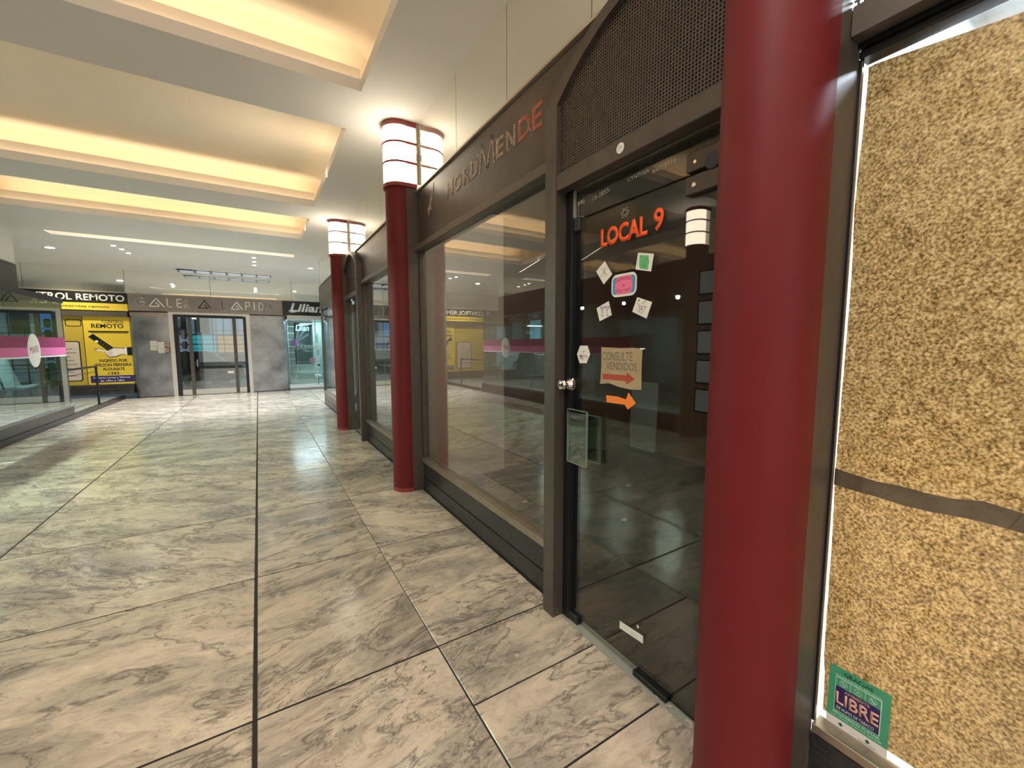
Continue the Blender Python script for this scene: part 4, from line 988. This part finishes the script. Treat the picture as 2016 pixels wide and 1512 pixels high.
for k in range(8): strokes('text_line', [[(0, 0), (1, 0)]], (-4.70, YY-0.0035, 0.68+k*0.105), FW, 0.46 - 0.06*(k % 3), 1, 0.016, 'letter_dull', p2, 0.0006)
strokes('frame_print', [rr(0.5, 0.5, 0.5, 0.5, 0.2, 3) + [(1.0, 0.7)]], (-4.38, YY-0.002, 2.03), FW, 0.3, 0.18, 0.018, 'frame_dark', p2, 0.001)

# -------- street outside the entrance
st = struct('street')
box('pavement', -9, 9, 16.6, 19, -0.12, -0.02, 'asphalt', st); box('road', -14, 14, 19, 27, -0.14, -0.1, 'asphalt', st)
box('lobby_floor', -2.3, -0.1, 15.67, 16.6, -0.12, -0.005, 'platform', st)
ob = thing('street_building', 'pale building with shop signs across the street beyond the entrance', 'building')
box('facade', -12, 8, 27, 28, -0.1, 9, 'light_stone', ob)
rs = random.Random(11)
for i in range(12):
    x = -7.5 + i*0.95
    box('window', x, x+0.6, 26.95, 27, 2.1, 3.1, rs.choice(['far_wall', 'blue_sign', 'frame_dark']), ob)
for x0, x1, z0, z1, m_ in ((-4.2, -3.0, 0.6, 1.9, 'far_wall'), (-3.0, -1.9, 0.7, 2.1, 'teal_sign'), (-1.8, -0.7, 1.1, 2.0, 'orange_sign'), (-6, -4.3, 0.5, 1.6, 'white'), (-1.8, -0.6, 0.5, 1.05, 'black'), (-3.0, -1.95, 0.2, 0.65, 'white')):
    box('shopfront', x0, x1, 26.9, 26.95, z0, z1, m_, ob)
# a parked car in grey silhouette, low at the kerb
cr_ = thing('parked_car', 'grey car parked at the kerb seen through the entrance glass', 'car')
prof = [(-2.0, 0.3), (-2.05, 0.7), (-1.6, 0.85), (-0.9, 0.92), (-0.4, 1.35), (0.9, 1.38), (1.5, 0.95), (2.0, 0.85), (2.05, 0.35), (1.6, 0.25), (-1.6, 0.25)]
MB().prism([(a*1.0-2.6, b-0.1) for a, b in prof], (0, 19.6, 0), (1, 0, 0), (0, 0, 1), (0, 1.6, 0)).obj('body', 'frame_dark', cr_)
MB().prism([(-3.42, 0.85), (-2.95, 1.2), (-1.75, 1.22), (-1.2, 0.86)], (0, 19.59, 0), (1, 0, 0), (0, 0, 1), (0, 0.02, 0)).obj('side_window', 'black', cr_)
for x in (-3.9, -1.3): MB().tube((x, 19.55, 0.2), (x, 19.75, 0.2), 0.3, 18).obj('wheel', 'rubber', cr_)

# ================================================================== LEFT SIDE
wl = struct('wall_left')
XL = -3.86
box('upper_band', XL-0.3, XL, -6, 11.8, 2.44, 3.06, 'frame_dark', wl)
for k in range(12):
    a = -6 + k*1.5; b = min(a+1.5, 11.8)
    if b > a: box('mirror_panel', XL-0.02, XL-0.01, a+0.003, b-0.003, 3.06, CH, 'mirror', wl)
box('band_cap', XL-0.02, XL+0.012, -6, 11.8, 3.045, 3.06, 'beige_trim', wl)
box('back_wall', -6.0, -5.9, 3.0, 9.0, 0.0, 2.44, 'teal_wall', wl)
box('back_wall', -6.7, -6.6, -6, 12, 0.0, CH, 'shop_wall', wl)
box('bay_roof', -6.0, -3.29, 4.4, 11.81, 2.385, 2.44, 'frame_dark', wl)
box('shop_front', -3.6, -3.45, -6, 4.4, 0, 2.44, 'shop_dark', wl)
# raised display platform
pf = struct('trim_1')
box('platform_slab', -6.5, -3.285, 4.4, 11.95, 0.27, 0.31, 'platform', pf)
box('platform_plinth', -6.5, -3.305, 4.4, 11.93, 0.0, 0.27, 'granite', pf)
box('platform_kerb', -3.36, -3.285, 4.4, 15.66, 0.0, 0.10, 'granite', pf)
box('ramp_floor', -6.6, -3.36, 11.95, 15.66, 0.0, 0.085, 'platform', pf)
# glass bay
gb = struct('window_7')
for a, b in ((4.42, 7.2), (7.21, 9.55), (9.56, 11.79)): box('pane', -3.31, -3.302, a, b, 0.311, 2.384, 'glass_tint', gb)
box('end_pane', -6.0, -3.302, 11.785, 11.793, 0.311, 2.384, 'glass_tint', gb)
MB().rbox(-3.33, -3.285, 4.4, 11.82, 2.345, 2.384, 0.004).obj('top_rail', 'frame_dark', gb)
bd = thing('window_stripe', 'maroon and pink vinyl stripes running along the left glass bay', 'stripe')
box('stripe', -3.3015, -3.300, 5.5, 11.78, 1.47, 1.66, 'magenta', bd); box('stripe', -3.3015, -3.300, 5.5, 11.78, 1.325, 1.47, 'pink_band', bd)
box('stripe', -3.3015, -3.300, 5.5, 11.78, 1.295, 1.32, 'white', bd)
ovs = thing('oval_sticker', 'large white oval sticker over the stripes on the left glass bay', 'sticker')
MB().prism([(0.24*math.cos(a), 0.29*math.sin(a)) for a in [2*PI*i/28 for i in range(28)]], (-3.2995, 10.40, 1.42), (0, 1, 0), (0, 0, 1), (0.001, 0, 0)).obj('oval', 'white_paper', ovs)
text('lettering', 'MARI', (-3.2983, 10.24, 1.36), LW, 0.32, 0.12, 'magenta', ovs, 0.0, 0.0006, slope=0.1)
# salon lighting; the first spot is added to brighten the end chair
for x, y, e_ in ((-4.0, 11.0, 70), (-4.8, 9.8, 110), (-5.0, 6.6, 60)):
    l = bpy.data.lights.new('spot', 'SPOT'); l.energy = e_; l.spot_size = math.radians(150); l.spot_blend = 0.9; l.shadow_soft_size = 0.03; l.color = (0.78, 0.95, 1.0)
    o = bpy.data.objects.new('spot', l); COL.objects.link(o); o.location = (x, y, 2.36)
t = tag(box('light_box', -4.95, -4.9, 10.95, 11.5, 1.65, 2.30, 'light_panel'), 'pale blue light box standing in the left shop near its end pane', 'light box')
# swivel chairs with chrome sled legs
def salon_chair(x, y, a, label):
    t = thing('lounge_chair', label, 'chair', 'grey chairs in the left glass bay', (x, y, 0.311)); t.rotation_euler = (0, 0, a)
    n = 10; vs = []; fs = []
    for i in range(n+1):
        s_ = i/n
        if s_ < 0.5: px = 0.28-0.5*s_*1.1; pz = 0.42-0.06*s_
        else: k = (s_-0.5)*2; px = 0.005-0.20*k; pz = 0.39+0.55*k**1.1
        for j_ in range(7):
            u_ = (j_-3)/3; vs.append((px + 0.05*u_*u_, u_*0.25, pz + 0.05*u_*u_))
    for i in range(n):
        for j_ in range(6): q = i*7+j_; fs.append((q, q+1, q+8, q+7))
    o = MB().add(vs, fs).obj('shell', 'shell_grey', t, smooth=True)
    md = o.modifiers.new('thick', 'SOLIDIFY'); md.thickness = 0.04
    fr = MB()
    for s_ in (-1, 1):
        fr.tube((0.24, 0.22*s_, 0.40), (0.30, 0.25*s_, 0.012), 0.011).tube((-0.10, 0.22*s_, 0.40), (-0.30, 0.25*s_, 0.012), 0.011).tube((0.30, 0.25*s_, 0.012), (-0.30, 0.25*s_, 0.012), 0.011)
    fr.obj('sled_frame', 'chrome', t)
    ar = MB()
    for s_ in (-1, 1): ar.tube((0.20, 0.27*s_, 0.40), (0.16, 0.28*s_, 0.62), 0.014).tube((0.16, 0.28*s_, 0.62), (-0.16, 0.28*s_, 0.66), 0.018)
    ar.obj('armrest', 'black', t)
salon_chair(-4.02, 11.35, -0.35, 'grey shell chair with chrome legs nearest the far end of the bay')
salon_chair(-3.9, 9.3, PI*0.95, 'grey shell chair beyond the left edge of the picture, second in row')
salon_chair(-3.95, 7.9, PI*1.05, 'grey shell chair third in the row inside the left glass bay')
t = thing('towel_trolley', 'small dark trolley behind the chair in left glass bay', 'trolley', None, (-5.1, 11.2, 0.311))
MB().rbox(-0.2, 0.2, -0.15, 0.15, 0.08, 0.12, 0.005).rbox(-0.2, 0.2, -0.15, 0.15, 0.45, 0.49, 0.005).rbox(-0.2, 0.2, -0.15, 0.15, 0.75, 0.79, 0.005).obj('shelf', 'rubber', t)
pm = MB()
for a in (-0.18, 0.18):
    for b in (-0.13, 0.13): pm.tube((a, b, 0.03), (a, b, 0.82), 0.01, 8)
pm.obj('pole', 'chrome', t)
wm = MB()
for a in (-0.18, 0.18):
    for b in (-0.13, 0.13): wm.tube((a-0.01, b, 0.025), (a+0.01, b, 0.025), 0.025, 10)
wm.obj('wheel', 'black', t)
# handrail
hr = thing('handrail', 'dark metal handrail beside the yellow shop front', 'railing')
box('top_rail', -3.35, -3.31, 11.80, 13.6, 0.99, 1.03, 'frame_dark', hr)
for y in (13.56,): box('post', -3.348, -3.312, y, y+0.04, 0.10, 0.99, 'frame_dark', hr)
for z in (0.88,): box('mid_rail', -3.338, -3.322, 11.80, 13.56, z, z+0.012, 'frame_dark', hr)
# neon ring letters on the left fascia are seen only as reflections
t = thing('left_shop_letters', 'pale round letters on the left shop band', 'lettering')
text('letter', 'CORO', (-3.597, 1.2, 2.15), LW, 1.6, 0.22, 'letter_cream', t, 0.0, 0.004)
# reflected partners of the columns stand on the left side too
for y, lb in ((0.656, 'nearest'), (4.19, 'second')):
    column(y, lb + ' dark red round column on the left shopfronts, beyond the frame', lb + ' banded lamp on the left columns, beyond the frame', side=-1)

# back wall behind the viewer
wb = struct('wall_back')
box('wall_panel', -6.8, 1.5, -6.2, -6.0, 0, CH, 'shop_wall', wb)

# ================================================================== downlights
dn = [(-3.73, 13.01, 0.075, 'large downlight at the left end of the far ceiling'), (-2.51, 12.07, 0.04, 'left trio of far downlights, nearest one'), (-2.45, 12.41, 0.04, 'left trio of far downlights, middle one'), (-2.43, 12.86, 0.04, 'left trio of far downlights, farthest one'),
      (0.02, 11.97, 0.04, 'right trio of far downlights, nearest one'), (0.02, 12.54, 0.04, 'right trio of far downlights, middle one'), (0.02, 13.09, 0.04, 'right trio of far downlights, farthest one'), (1.34, 12.80, 0.055, 'single downlight near the salon corner of far ceiling')]
for x, y, r_, lb in dn:
    t = thing('downlight', lb, 'light', 'recessed downlights in the far ceiling', (x, y, CH))
    MB().lathe((0, 0, -0.001), (0, 0, -1), [(r_*1.35, 0), (r_*1.35, 0.004), (r_*1.05, 0.006)], 20).obj('trim_ring', 'steel_plate', t)
    MB().lathe((0, 0, -0.007), (0, 0, -1), [(r_, 0), (r_, 0.002)], 18).obj('bulb', 'down_glow', t)
    l = bpy.data.lights.new('spot', 'SPOT'); l.energy = 260 if r_ > 0.05 else 170; l.spot_size = math.radians(110); l.spot_blend = 0.8; l.shadow_soft_size = r_
    l.color = (1.0, 0.93, 0.80) if x < -3 else (0.88, 0.95, 1.0)
    o = bpy.data.objects.new('spot', l); COL.objects.link(o); o.location = (x, y, CH-0.03)
# added fill panel before the closed back wall, brightens the corridor
area('rear_fill', (-1.2, -5.8, 1.9), (0, 1, 0.0), 4.6, 3.2, 45, (1.0, 0.95, 0.88))
for x, y, e_ in ((-2.4, 0.3, 44), (-1.0, 0.3, 52), (0.2, 0.3, 48), (-2.4, -3.6, 220), (-0.3, -3.6, 220)):  # added fill spots out of view, no fittings, lift floor brightness
    l = bpy.data.lights.new('spot', 'SPOT'); l.energy = e_*1.6; l.spot_size = math.radians(150); l.spot_blend = 0.9; l.shadow_soft_size = 0.12; l.color = (1.0, 0.94, 0.85)
    o = bpy.data.objects.new('spot', l); COL.objects.link(o); o.location = (x, y, CH-0.04)
for y in (4.9, 6.2, 7.5, 8.8):  # added fill spots tilted across the corridor to lift floor and ceiling
    l = bpy.data.lights.new('spot', 'SPOT'); l.energy = 330; l.spot_size = math.radians(140); l.spot_blend = 0.9; l.shadow_soft_size = 0.03; l.color = (1.0, 0.96, 0.88)
    o = bpy.data.objects.new('spot', l); COL.objects.link(o); o.location = (-3.75, y, 2.36); o.rotation_euler = Vector((1, 0.1, -0.75)).to_track_quat('-Z', 'Y').to_euler()
# added wash brightening the yellow shop, with no fitting
l = bpy.data.lights.new('spot', 'SPOT'); l.energy = 150; l.spot_size = math.radians(130); l.spot_blend = 0.9; l.color = (1.0, 0.88, 0.6)
o = bpy.data.objects.new('spot', l); COL.objects.link(o); o.location = (-4.2, 14.6, CH-0.05); o.rotation_euler = (math.radians(12), 0, 0)
